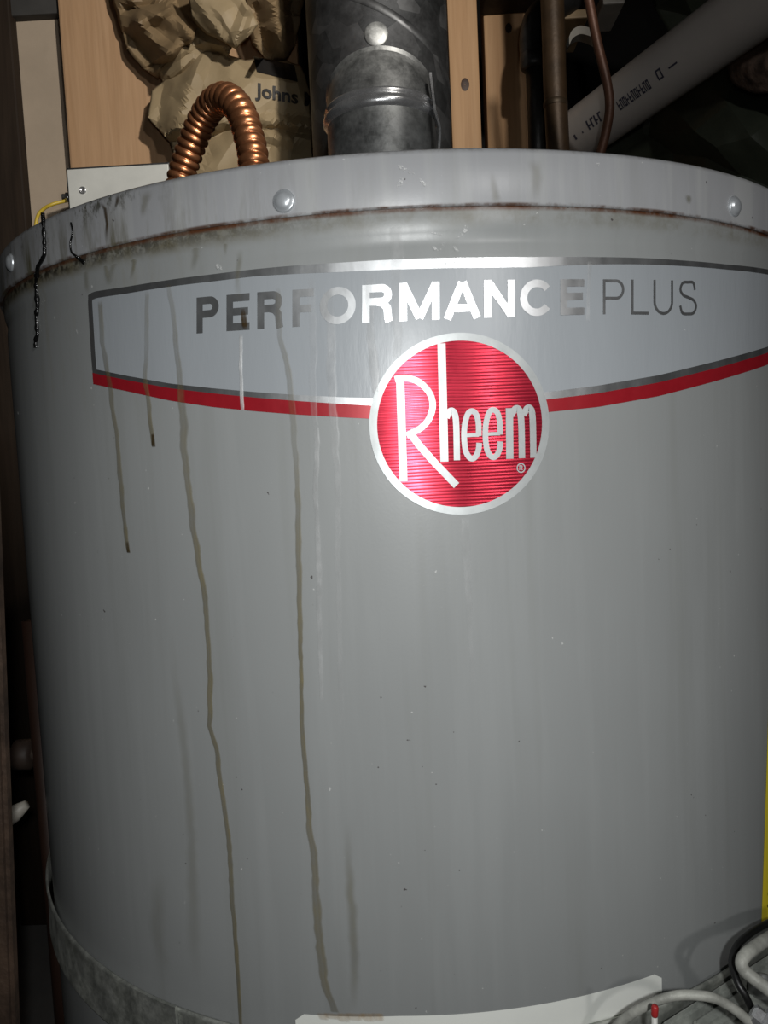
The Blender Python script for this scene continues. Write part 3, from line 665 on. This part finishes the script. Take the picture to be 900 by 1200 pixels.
tag(mesh('tab', vs_, fs, M['galv_rim'], vent, False), 'thin bent sheet metal tab')

FY = 0.345
fl, fr = at(361, 80, FY), at(527, 80, FY); FR = (fr.x-fl.x)/2*0.985; fcx = (fl.x+fr.x)/2
flue = empty('flue_pipe', (fcx, FY, RIM+0.10), 'wide dark dull steel flue pipe rising behind the vent elbow', 'flue pipe')
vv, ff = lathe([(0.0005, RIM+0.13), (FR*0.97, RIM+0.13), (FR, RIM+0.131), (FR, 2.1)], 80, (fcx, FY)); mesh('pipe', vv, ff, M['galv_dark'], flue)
# the lap seam that winds round the pipe
vs_, fs = [], []
sa, sb = at(440, 8, FY-FR*0.97), at(524, 92, FY-FR*0.3)
ta, tb_ = math.asin(max(-1, min(1, (sa.x-fcx)/FR))), math.asin(max(-1, min(1, (sb.x-fcx)/FR)))
for i in range(50):
    s = -1.2 + 2.6*i/49; t = ta+(tb_-ta)*s; z = sa.z+(sb.z-sa.z)*s
    for (r, dz) in ((FR*0.999, -0.005), (FR+0.0009, -0.0035), (FR+0.0009, 0.0035), (FR*0.999, 0.005)): vs_.append((fcx+r*math.sin(t), FY-r*math.cos(t), z+dz))
for i in range(49):
    for j in range(3): fs.append((i*4+j, i*4+j+1, i*4+5+j, i*4+4+j))
mesh('lap_seam', vs_, fs, M['galv_dark'], flue)
p = at(441, 40, FY-FR); vv, ff = lathe([(0.0125, 0), (0.0125, 0.0018), (0.0115, 0.0026), (0.006, 0.0032), (0.0002, 0.0034)], 32)
tag(mesh('disk', [(p.x+x, p.y+0.002-z, p.z+y) for x, y, z in vv], ff, M['galv'], flue), 'small bright round plug')  # low round steel disk, paler than the pipe it sits on

# ---------------------------------------------------------------- corrugated copper connector
PA_, PB_ = at(206, 262, 0.15), at(299, 262, 0.075)
PA_.z = PB_.z = RIM + 0.022
path = smoothpath([PA_, at(206, 262, 0.15), at(211, 215, 0.15), at(221, 180, 0.145), at(236, 143, 0.135), at(252, 120, 0.12), at(268, 116, 0.105), at(283, 133, 0.095), at(292, 162, 0.088), at(297, 190, 0.082), at(299, 262, 0.075), PB_], 40)
L = [0]
for a, b in zip(path, path[1:]): L.append(L[-1]+(b-a).length)
def midr(s, p): return 0.0108 + 0.0021*abs(math.sin(PI*p))**0.7
pp, rr = [], []
s = 0.0; i = 0; ph = 0.0
while s < L[-1]:
    while i < len(L)-2 and L[i+1] < s: i += 1
    t = (s-L[i])/(L[i+1]-L[i]); pp.append(path[i].lerp(path[i+1], t)); rr.append(midr(s, ph)); PITCH = 0.0062 + 0.0028*s/L[-1]; s += PITCH/12; ph += 1/12
conn = empty('copper_connector', (at(299, 262, 0.075).x, 0.075, RIM+0.006), 'arched corrugated copper water connector above the heater', 'pipe')
vv, ff = tube(pp, rr, 22); mesh('corrugated_tube', vv, ff, M['copper'], conn)
for q in (pp[0], pp[-1]):
    vv, ff = lathe([(0.0165, RIM+0.0045), (0.0165, RIM+0.026), (0.0125, RIM+0.030)], 6, (q.x, q.y)); mesh('nut', vv, ff, M['copper_old'], conn, False)

# ---------------------------------------------------------------- pipes behind, at the right
def vpipe(name, pts, r, m, label, cat, joints=(), k=6, n=20):
    e = empty(name, pts[-1], label, cat)
    vv, ff = tube(smoothpath(pts, k), r, n); mesh('pipe', vv, ff, m, e)
    for (a, b, rj, mm, nm) in joints:
        vv, ff = tube([a, V(a).lerp(V(b), 0.08), V(a).lerp(V(b), 0.92), b], [r*1.02, rj, rj, r*1.02], n); mesh(nm, vv, ff, mm, e)
    return e
def px2r(wpx, px, py, Y): return (at(px+wpx/2, py, Y) - at(px-wpx/2, py, Y)).length/2
Y1 = 0.36
r1 = px2r(27, 652, 90, Y1); top = at(645, -60, Y1); bot = at(654, 178, Y1); dr = (top-bot); 
vpipe('copper_pipe', [bot + dr*(2.1-bot.z)/dr.z, top, at(650, 90, Y1), bot, bot - dr*0.35], r1, M['copper_old'], 'thick tarnished copper pipe rising beside the pine studs', 'pipe',
      [(at(651, 119, Y1), at(651, 126, Y1), r1*1.05, M['solder'], 'solder_joint')])
Y2 = 0.44
r2 = px2r(24, 630, 120, Y2)
ie = empty('iron_pipe', at(632, 200, Y2), 'black iron pipe with a bulky elbow between stud and copper pipe', 'pipe')
vv, ff = tube([at(627, 70, Y2), at(630, 130, Y2), at(633, 230, Y2)], r2, 20); mesh('pipe', vv, ff, M['iron'], ie)
a, b = at(626, 82, Y2), at(625, 62, Y2); vv, ff = tube([a, a.lerp(b, .15), a.lerp(b, .85), b], [r2*1.1, r2*1.32, r2*1.32, r2*1.1], 20); mesh('elbow_collar', vv, ff, M['iron'], ie)
pth = smoothpath([at(625, 66, Y2), at(624, 45, Y2), at(629, 22, Y2), at(646, 8, Y2+0.01), at(670, 2, Y2+0.03)], 8)
vv, ff = tube(pth, [r2*1.25]*len(pth), 20); mesh('elbow', vv, ff, M['iron'], ie)
Y3 = 0.20
vpipe('copper_tube', [at(672, -120, Y3), at(682, -40, Y3), at(690, 0, Y3), at(700, 50, Y3), at(711, 95, Y3), at(714.5, 125, Y3), at(710, 155, Y3), at(703, 182, Y3), at(690, 230, Y3)], px2r(11, 700, 80, Y3), M['copper_tube'], 'thin brown copper tube bending in front of the white pipe', 'pipe')
# white plastic pipe sloping up to the right
def atd(px, py, depth): return CAM_O + ray(px, py)*depth
pa, pb = atd(688, 151, 0.93), atd(866, 21, 0.735); ax = (pb-pa).normalized()
pr = 0.0302
pvc = empty('plastic_pipe', pa, 'white plastic pipe with black print sloping up to the right', 'pipe')
vv, ff = tube([pa - ax*0.02, pa, pb, pb + ax*0.55], pr, 40); mesh('pipe', vv, ff, M['pvc'], pvc)
# black print on the pipe's near side
tow = (CAM_O - (pa+pb)/2); n0 = (tow - ax*tow.dot(ax)).normalized(); b0 = ax.cross(n0)
def onpipe(px, py):
    d = ray(px, py); o = CAM_O - pa; dd = d - ax*d.dot(ax); oo = o - ax*o.dot(ax)
    A, B, Cc = dd.dot(dd), 2*dd.dot(oo), oo.dot(oo)-pr*pr; t = (-B-math.sqrt(max(B*B-4*A*Cc, 0)))/(2*A); p = o + d*t
    r_ = p - ax*p.dot(ax); return V((p.dot(ax), math.atan2(r_.dot(b0), r_.dot(n0))*pr))
def pipept(s, t, r): a = t/pr; return pa + ax*s + n0*(r*math.cos(a)) + b0*(r*math.sin(a))
vs_, fs = [], []
def bar(s0, s1, t0, t1):
    b = len(vs_); k = 3
    for i in range(k+1):
        t = t0+(t1-t0)*i/k; vs_.extend([pipept(s0, t, pr+0.0002), pipept(s1, t, pr+0.0002)])
    for i in range(k): fs.append((b+2*i, b+2*i+1, b+2*i+3, b+2*i+2))
A_, B_ = onpipe(724, 124), onpipe(762, 98); t0 = (A_.y+B_.y)/2; L_ = B_.x-A_.x; hh = 0.0052
segs = 11
for i in range(segs):
    s0 = A_.x + L_*i/segs; wd = L_/segs
    kind = i % 4
    bar(s0, s0+wd*0.28, t0-hh, t0+hh)
    if kind in (0, 2): bar(s0+wd*0.28, s0+wd*0.8, t0+hh*0.6, t0+hh)
    if kind in (1, 2): bar(s0+wd*0.28, s0+wd*0.8, t0-hh, t0-hh*0.6)
    if kind in (0, 3): bar(s0+wd*0.28, s0+wd*0.8, t0-hh*0.2, t0+hh*0.2)
    if kind in (2, 1): bar(s0+wd*0.55, s0+wd*0.8, t0-hh, t0+hh)
def flush():
    global vs_, fs
    tag(mesh('printed_marking', vs_, fs, M['pvc_ink'], pvc, False), 'faded black printed marking'); vs_, fs = [], []
flush()
q = onpipe(772.5, 87)
bar(q.x-0.0035, q.x-0.0018, q.y-hh, q.y+hh); bar(q.x+0.0018, q.x+0.0035, q.y-hh, q.y+hh); bar(q.x-0.002, q.x+0.002, q.y+hh*0.65, q.y+hh); bar(q.x-0.002, q.x+0.002, q.y-hh, q.y-hh*0.65)
flush()
q = onpipe(788, 74); bar(q.x-0.006, q.x+0.005, q.y+0.001, q.y+0.0028)
flush()
A_, B_ = onpipe(688, 147), onpipe(706, 135); t0 = (A_.y+B_.y)/2; L_ = B_.x-A_.x
for i in range(4):
    s0 = A_.x+L_*i/4; bar(s0, s0+L_*0.09, t0-hh, t0+hh); bar(s0+L_*0.09, s0+L_*0.2, t0-hh*(i % 2), t0-hh*(i % 2)+hh*0.4)
flush()
q = onpipe(683, 155); bar(q.x-0.001, q.x+0.001, q.y-0.001, q.y+0.001); q = onpipe(674, 161); bar(q.x-0.001, q.x+0.002, q.y-0.003, q.y+0.003)
flush()

# ---------------------------------------------------------------- crumpled sheets
def crumple(name, pts, outline, m, parent, cuts=3, amp=0.0035, freq=22, thick=0.004, seed=1.0, creases=(), soft=1):
    """pts: (px, py, Y) control points; outline: indices of the border; creases: (x1, y1, x2, y2, width, height) folds.
    The folds are laid out on the flat sheet, which then hangs in the room with its real depth."""
    co = [V((p[0], p[1])) for p in pts]; n = len(outline)
    r = delaunay_2d_cdt(co, [(outline[i], outline[(i+1) % n]) for i in range(n)], [], 1, 0.001)
    vo, fo, orig = r[0], r[2], r[3]
    bm = bmesh.new(); P = []
    for i, v in enumerate(vo):
        Y = pts[orig[i][0]][2] if orig[i] else 0.4; P.append(bm.verts.new((v.x, v.y, Y*1000)))
    for f_ in fo:
        try: bm.faces.new([P[i] for i in f_])
        except ValueError: pass
    bmesh.ops.subdivide_edges(bm, edges=bm.edges[:], cuts=7, use_grid_fill=True)
    bmesh.ops.triangulate(bm, faces=bm.faces[:])
    inner = [v for v in bm.verts if not v.is_boundary]
    for _ in range(soft): bmesh.ops.smooth_vert(bm, verts=inner, factor=0.5, use_axis_x=False, use_axis_y=False, use_axis_z=True)
    for v in bm.verts:
        x, y = v.co.x, v.co.y; d = 0.0
        for (x1, y1, x2, y2, wd, h) in creases:
            ax_, ay_ = x2-x1, y2-y1; t = max(0, min(1, ((x-x1)*ax_+(y-y1)*ay_)/(ax_*ax_+ay_*ay_)))
            e = math.hypot(x-x1-ax_*t, y-y1-ay_*t); e = max(0, 1-e/(wd*1.5)); d += h*e
        q = V((x, y, seed*50))*(freq/1000)
        d += 0.4*amp*(0.7 - 2.2*abs(noise.noise(q)) - 1.0*abs(noise.noise(q*2.1)))
        v.co = at(x + 1.5*noise.noise(q*2), y + 1.5*noise.noise(q*2+V((9, 9, 9))), v.co.z/1000 - d)
    o = frombm(name, bm, m, parent, True); o.data.set_sharp_from_angle(angle=math.radians(16))
    md = o.modifiers.new('thickness', 'SOLIDIFY'); md.thickness = thick; md.offset = 0
    return o
bag = empty('insulation_batt', at(290, 190, 0.45), 'crumpled brown kraft-faced insulation batt stuffed behind the copper connector', 'insulation')
# lower, larger face with the print
lp = [(178, 108, .49), (174, 138, .48), (199, 166, .47), (224, 235, .485), (260, 235, .48), (330, 235, .48), (392, 235, .50), (388, 172, .50), (376, 150, .49), (366, 118, .475), (352, 78, .48), (322, 66, .49), (287, 72, .475), (262, 64, .47), (238, 58, .48), (205, 84, .49),
      (222, 95, .455), (198, 112, .47), (245, 140, .445), (228, 150, .45), (300, 92, .452), (348, 98, .457), (300, 128, .455), (358, 130, .46), (325, 150, .475), (285, 148, .455), (345, 160, .455), (372, 160, .48), (315, 180, .475), (255, 195, .46), (205, 150, .455), (240, 160, .485)]
bagm = crumple('kraft_facing', lp, list(range(16)), M['kraft'], bag, 3, 0.002, 30, 0.003, 1.0,
    [(236, 68, 207, 146, 9, .012), (192, 100, 186, 150, 8, -.010), (262, 66, 290, 140, 10, .006), (190, 160, 216, 147, 7, .014), (216, 147, 250, 150, 7, .010), (312, 142, 386, 152, 7, .013), (316, 160, 390, 170, 7, .012), (318, 151, 388, 161, 5, -.010), (338, 70, 350, 110, 6, .004), (222, 98, 240, 130, 8, -.006), (270, 100, 262, 160, 9, -.005), (200, 170, 240, 185, 9, -.012)])
up1 = [(218, -30, .40), (286, -30, .41), (288, 0, .405), (302, 28, .415), (292, 40, .42), (276, 56, .425), (262, 48, .425), (243, 40, .43), (226, 20, .425), (238, -2, .405), (260, 18, .402), (272, 38, .41)]
crumple('kraft_flap', up1, list(range(9)), M['kraft'], bag, 3, 0.0015, 28, 0.003, 2.0, [(290, 10, 276, 50, 6, .010), (230, 0, 262, 46, 6, .006), (250, -20, 285, 20, 8, -.005)])
up2 = [(128, -30, .495), (220, -30, .48), (226, 6, .46), (232, 30, .455), (226, 46, .46), (200, 72, .49), (186, 92, .505), (168, 80, .505), (150, 58, .505), (142, 30, .505), (134, 5, .505), (165, 12, .47), (190, 20, .45), (205, 10, .475), (212, 42, .445), (180, 50, .48), (196, 62, .46), (160, 35, .48)]
crumple('kraft_flap', up2, list(range(11)), M['kraft_dark'], bag, 3, 0.003, 32, 0.003, 3.0, [(162, 26, 198, 62, 7, .016), (198, 12, 226, 44, 7, .016), (162, 26, 198, 12, 6, .012), (150, 12, 176, 5, 6, -.016), (198, 62, 226, 44, 6, .012), (150, 40, 178, 74, 6, -.012), (206, 62, 184, 84, 6, .010), (178, 30, 206, 40, 9, -.006)])
up3 = [(282, -30, .455), (360, -30, .465), (352, 20, .465), (346, 52, .47), (334, 70, .475), (312, 68, .475), (296, 52, .475), (290, 20, .465), (318, 5, .43), (326, 40, .435), (305, 30, .445), (338, 22, .445)]
crumple('kraft_flap', up3, list(range(8)), M['kraft_dark'], bag, 3, 0.003, 34, 0.003, 4.0, [(318, -10, 330, 60, 8, .014), (300, 10, 312, 60, 6, -.012), (340, 0, 344, 50, 6, -.010), (322, 30, 340, 40, 6, .008)])
up4 = [(222, 8, .475), (244, 30, .465), (272, 56, .46), (262, 74, .475), (240, 66, .48), (212, 92, .485), (192, 98, .50), (186, 84, .495), (212, 62, .455), (240, 48, .45)]
crumple('kraft_flap', up4, list(range(8)), M['kraft'], bag, 3, 0.002, 32, 0.003, 5.0, [(228, 20, 268, 62, 6, .012), (240, 60, 200, 88, 6, .010), (222, 50, 246, 66, 6, -.010)])
# print on the facing: follow the sheet by casting onto it
bpy.context.view_layer.update()
from mathutils.bvhtree import BVHTree
dg = bpy.context.evaluated_depsgraph_get(); tree = BVHTree.FromObject(bagm, dg)
def onbag(px, py):
    d = ray(px, py).normalized(); h = tree.ray_cast(bagm.matrix_world.inverted() @ CAM_O, d)
    return (bagm.matrix_world @ h[0] if h[0] else at(px, py, 0.41)) - d*0.0016
fc = bpy.data.curves.new('print_text', 'FONT'); fc.body = 'Johns M'; fc.size = 1.0; fc.offset = 0.03; fc.resolution_u = 3
to = bpy.data.objects.new('print_text', fc); C.objects.link(to); bpy.context.view_layer.update()
me = bpy.data.meshes.new_from_object(to.evaluated_get(bpy.context.evaluated_depsgraph_get())); bpy.data.objects.remove(to)
xs = [v.co.x for v in me.vertices]; x0, x1 = min(xs), max(xs)
bm = bmesh.new(); bm.from_mesh(me); bmesh.ops.triangulate(bm, faces=bm.faces[:])
for _ in range(2):
    bmesh.ops.subdivide_edges(bm, edges=[e for e in bm.edges if e.calc_length() > 0.12], cuts=1); bmesh.ops.triangulate(bm, faces=bm.faces[:])
for v in bm.verts:
    s = (v.co.x-x0)/(x1-x0)*1.0; px = 299 + s*73; v.co = onbag(px, 112 + s*14 - v.co.y*22)
frombm('lettering', bm, M['ink'], bag)
bm = bmesh.new(); g = {}
for i in range(9):
    for j in range(6): s, t = i/8, j/5; g[i, j] = bm.verts.new(onbag(297+48*s + 4*t, 66+10*s + (18+2*s)*t))
for i in range(8):
    for j in range(5): bm.faces.new((g[i, j], g[i+1, j], g[i+1, j+1], g[i, j+1]))
tag(frombm('printed_block', bm, M['ink'], bag), 'solid dark printed block above the lettering')

wrap = empty('plastic_sheeting', at(850, 190, 0.35), 'dark green crumpled plastic sheeting under the white pipe', 'sheeting')
gp = [(680, 215, .50), (690, 150, .52), (770, 110, .50), (810, 60, .48), (900, 20, .42), (990, -30, .36), (990, 260, .30), (900, 300, .30), (800, 260, .40),
      (812, 150, .34), (850, 120, .31), (880, 160, .29), (830, 185, .37), (870, 205, .33), (790, 180, .45), (930, 120, .30), (840, 172, .32), (760, 160, .50)]
crumple('sheet', gp, list(range(9)), M['plastic_green'], wrap, 3, 0.008, 14, 0.003, 6.0)
gp = [(760, -60, .52), (900, -60, .45), (880, -20, .46), (815, 20, .50), (785, 40, .52), (768, 10, .53), (800, -10, .48)]
crumple('sheet', gp, list(range(6)), M['plastic_green'], wrap, 3, 0.006, 14, 0.003, 8.0)
fib = [(858, 76, .29), (872, 56, .29), (905, 42, .27), (980, 20, .24), (980, 120, .23), (905, 104, .26), (882, 104, .275), (862, 92, .285), (885, 78, .25), (920, 70, .23)]
fo = crumple('fibre_insulation', fib, list(range(8)), M['fibre'], None, 4, 0.006, 40, 0.012, 9.0)
tag(fo, 'brown fibrous insulation poking out below the white pipe', 'insulation')

# ---------------------------------------------------------------- small things behind, upper right
hang = empty('pipe_hanger', at(680, 40, 0.5), 'off-white arched pipe hanger behind the brown copper tube', 'hanger')
hp = smoothpath([at(667, 48, .46), at(671, 40, .46), at(680, 35, .46), at(690, 37, .46), at(700, 42, .46)], 6)
vs_, fs = [], []
for p in hp:
    for dz, dy in ((-0.005, 0), (0.005, 0), (0.005, 0.018), (-0.005, 0.018)): vs_.append(p+V((0, dy, dz)))
for i in range(len(hp)-1):
    for j in range(4): fs.append((i*4+j, i*4+(j+1) % 4, i*4+4+(j+1) % 4, i*4+4+j))
mesh('arch', vs_, fs, M['white_plastic'], hang, False)
a = at(660, 26, .47); b = at(688, 14, .47); box('block', (a.x, .462, a.z), (b.x, .55, b.z), M['kraft_dark'], hang, 0.002)
a = at(705, 9, .47); b = at(730, -8, .47); o = box('wood_offcut', (a.x, .462, a.z), (b.x, .53, b.z), M['white_plastic'], None, 0.002)
tag(o, 'pale offcut lodged at the top right of the brown tube', 'offcut')

# ---------------------------------------------------------------- junction box, left
Yb = 0.445
a, b = at(81, 262, Yb), at(198, 189, Yb)
jb = empty('junction_box', ((a.x+b.x)/2, Yb+0.03, a.z), 'pale grey steel junction box half hidden behind the heater lid', 'junction box')
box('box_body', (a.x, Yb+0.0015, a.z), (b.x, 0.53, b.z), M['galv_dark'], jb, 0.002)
tag(box('cover_plate', (a.x+0.003, Yb-0.0015, a.z), (b.x-0.001, Yb+0.0015, b.z-0.0035), M['box_grey'], jb, 0.0008), 'pale grey cover plate')
p = at(97, 223, Yb-0.0015); vv, ff = lathe([(0.0048, 0), (0.0046, 0.001), (0.003, 0.0016), (0.0029, 0.0008), (0.0002, 0.0006)], 20)
mesh('screw', [(p.x+x, p.y-z, p.z+y) for x, y, z in vv], ff, M['galv_rim'], jb)
p = at(79, 231, Yb+0.02); vv, ff = tube([p+V((0.004, 0, 0)), p+V((-0.001, 0, 0)), p+V((-0.0015, 0, 0)), p+V((-0.006, 0, 0))], [0.006, 0.006, 0.0045, 0.0045], 14)
mesh('cable_clamp', vv, ff, M['galv_rim'], jb)
yw = smoothpath([at(79, 235, Yb+0.02), at(70, 237, Yb+0.015), at(60, 240, Yb+0.01), at(51, 245, Yb+0.01), at(44, 254, Yb+0.01), at(40, 275, Yb+0.01)], 6)
vv, ff = tube(yw, 0.0022, 10); tag(mesh('yellow_cable', vv, ff, M['wire_yellow'], None), 'short loop of yellow cable at the side of the junction box', 'cable')

# ---------------------------------------------------------------- left edge: rusty post, pipe with a knob
ra, rb = at(0, 640, -0.20), at(21, 1200, -0.20); d = rb-ra
rp = beam('rusty_post', ra + d*((2.05-ra.z)/d.z) if False else ra - d*0.55 + V((-0.02, 0, 0)), ra + d*((0.0-ra.z)/d.z) + V((-0.02, 0, 0)), 0.04, 0.008, M['rusty'], None, 0.002)
tag(rp, 'rusty steel post at the left edge of the picture beside the heater', 'post')
gpz = [at(44, 700, 0.02), at(50, 850, 0.02), at(58, 1000, 0.02), at(66, 1150, 0.02)]
gx = at(52, 900, 0.03)
gas = empty('gas_pipe', (gx.x, 0.03, 0), 'dark reddish brown pipe hugging the left side of the heater', 'pipe')
vv, ff = tube([(gx.x, 0.03, 0.0), (gx.x, 0.03, gx.z+0.12)], 0.008, 16); mesh('pipe', vv, ff, simple('red_brown_pipe', (0.045, 0.02, 0.012), 0.6), gas)
k = at(31, 884, 0.03); vv, ff = tube([(gx.x, 0.03, k.z), k, k+V((-0.004, 0, 0))], [0.006, 0.006, 0.006], 12); mesh('stem', vv, ff, M['rusty'], gas)
vv, ff = tube([k+V((0.006, 0, 0)), k+V((0.004, 0, 0)), k+V((-0.008, 0, 0)), k+V((-0.01, 0, 0))], [0.009, 0.012, 0.012, 0.009], 12); mesh('knob', vv, ff, simple('brown_knob', (0.06, 0.04, 0.03), 0.6), gas)
k = at(17, 953, -0.05); vv, ff = tube([k+V((0.009, 0, 0.006)), k, k+V((-0.02, 0, -0.012))], [0.003, 0.006, 0.007], 12); mesh('lever', vv, ff, M['white_plastic'], gas)

# ---------------------------------------------------------------- gas control, bottom right
vz = onj(800, 1150).y
gv = empty('gas_control', (0.13, -0.26, vz-0.08), 'dusty grey gas control at the lower right of the heater', 'gas control')
th0 = onj(845, 1165).x/RJ
nn = V((math.sin(th0), -math.cos(th0), 0)); tt = V((math.cos(th0), math.sin(th0), 0)); zz = V((0, 0, 1))
oc = nn*RJ + zz*vz
def lbox(name, lo, hi, m, parent, bev=0.003):
    bm = bmesh.new(); bmesh.ops.create_cube(bm, size=1); lo, hi = V(lo), V(hi); s = hi-lo; c = (hi+lo)/2
    for v in bm.verts: v.co = V((v.co.x*s.x, v.co.y*s.y, v.co.z*s.z))+c
    bmesh.ops.bevel(bm, geom=bm.edges[:], offset=bev, segments=2, affect='EDGES')
    for v in bm.verts: v.co = oc + tt*v.co.x + nn*v.co.y + zz*v.co.z
    return frombm(name, bm, m, parent)
def lp_(x, y, z): return oc + tt*x + nn*y + zz*z
lbox('body', (-0.045, 0.0065, -0.10), (0.045, 0.055, -0.012), M['dusty'], gv, 0.005)
lbox('mounting_plate', (-0.052, 0.0056, -0.09), (0.052, 0.009, -0.004), M['dusty'], gv, 0.002)
lbox('ridge', (-0.036, 0.010, -0.013), (0.000, 0.018, -0.007), M['dusty'], gv, 0.002)
for (x, y) in ((-0.03, 0.028), (0.012, 0.014), (0.034, 0.026)):
    vv, ff = lathe([(0.007, -0.013), (0.007, -0.008), (0.005, -0.006), (0.003, -0.0055), (0.0028, -0.0075), (0.0002, -0.0075)], 20)
    mesh('boss', [lp_(x+a, y+b, c) for a, b, c in vv], ff, M['galv'], gv)
vv, ff = tube([lp_(0.0, 0.055, -0.05), lp_(0, 0.06, -0.05), lp_(0, 0.075, -0.05), lp_(0, 0.078, -0.05)], [0.022, 0.022, 0.019, 0.015], 24); mesh('dial', vv, ff, M['wire_black'], gv)
YT = -0.285
def hose(name, pts, wpx, m, label, cat, k=8):
    P = smoothpath([at(x, y, Y) for x, y, Y in pts], k); r = px2r(wpx, pts[0][0], pts[0][1], pts[0][2])
    vv, ff = tube(P, r, 14); o = mesh(name, vv, ff, m, None); return tag(o, label, cat)
hose('pilot_tube', [(960, 1075, -.22), (925, 1088, -.235), (900, 1100, -.25), (882, 1112, -.258), (872, 1121, -.262), (869, 1130, -.264), (874, 1139, -.265), (888, 1150, -.268), (905, 1163, -.27), (940, 1192, -.275), (960, 1215, -.275)], 13, M['alu_tube'], 'dusty aluminium tube bent in a hairpin at the right edge', 'tube')
hose('thermocouple_tube', [(712, 1214, -.262), (732, 1194, -.265), (752, 1181, -.268), (775, 1171, -.27), (800, 1166, -.272), (830, 1168, -.274), (850, 1176, -.274), (872, 1192, -.274), (890, 1215, -.274)], 11, M['alu_tube'], 'dusty metal tube arching over the gas control', 'tube')
hose('black_wire', [(892, 1200, -.258), (882, 1184, -.259), (873, 1166, -.259), (864, 1150, -.256), (858, 1128, -.25), (863, 1110, -.245), (874, 1098, -.24), (890, 1087, -.232), (912, 1078, -.225), (940, 1072, -.215)], 9, M['wire_black'], 'black wire under the yellow label', 'wire')
rw = empty('sleeved_wire', at(767, 1195, -.285), 'thin white wire with a red tip at the bottom edge', 'wire')
vv, ff = tube([at(768, 1260, -.285), at(767, 1190, -.285)], px2r(7, 767, 1190, -.285), 12); mesh('wire', vv, ff, M['wire_white'], rw)
vv, ff = tube([at(767, 1191, -.285), at(767, 1189, -.285), at(767.5, 1180, -.285), at(768, 1178, -.285)], [px2r(q, 767, 1190, -.285) for q in (7, 8.5, 8.5, 6)], 12); mesh('red_tip', vv, ff, M['wire_red'], rw)
ft = empty('tube_fitting', at(886, 1196, -.272), 'bright steel tube fitting low at the right edge', 'fitting')
a, b = at(880, 1186, -.272), at(905, 1206, -.276)
vv, ff = tube([a, a.lerp(b, .1), a.lerp(b, .45), a.lerp(b, .5), b], [0.0028, 0.0042, 0.0042, 0.0055, 0.0055], 6); mesh('nut', vv, ff, M['galv_rim'], ft, False)
vv, ff = tube([b, b+(b-a)*1.5], 0.0035, 12); mesh('stub', vv, ff, M['galv'], ft)
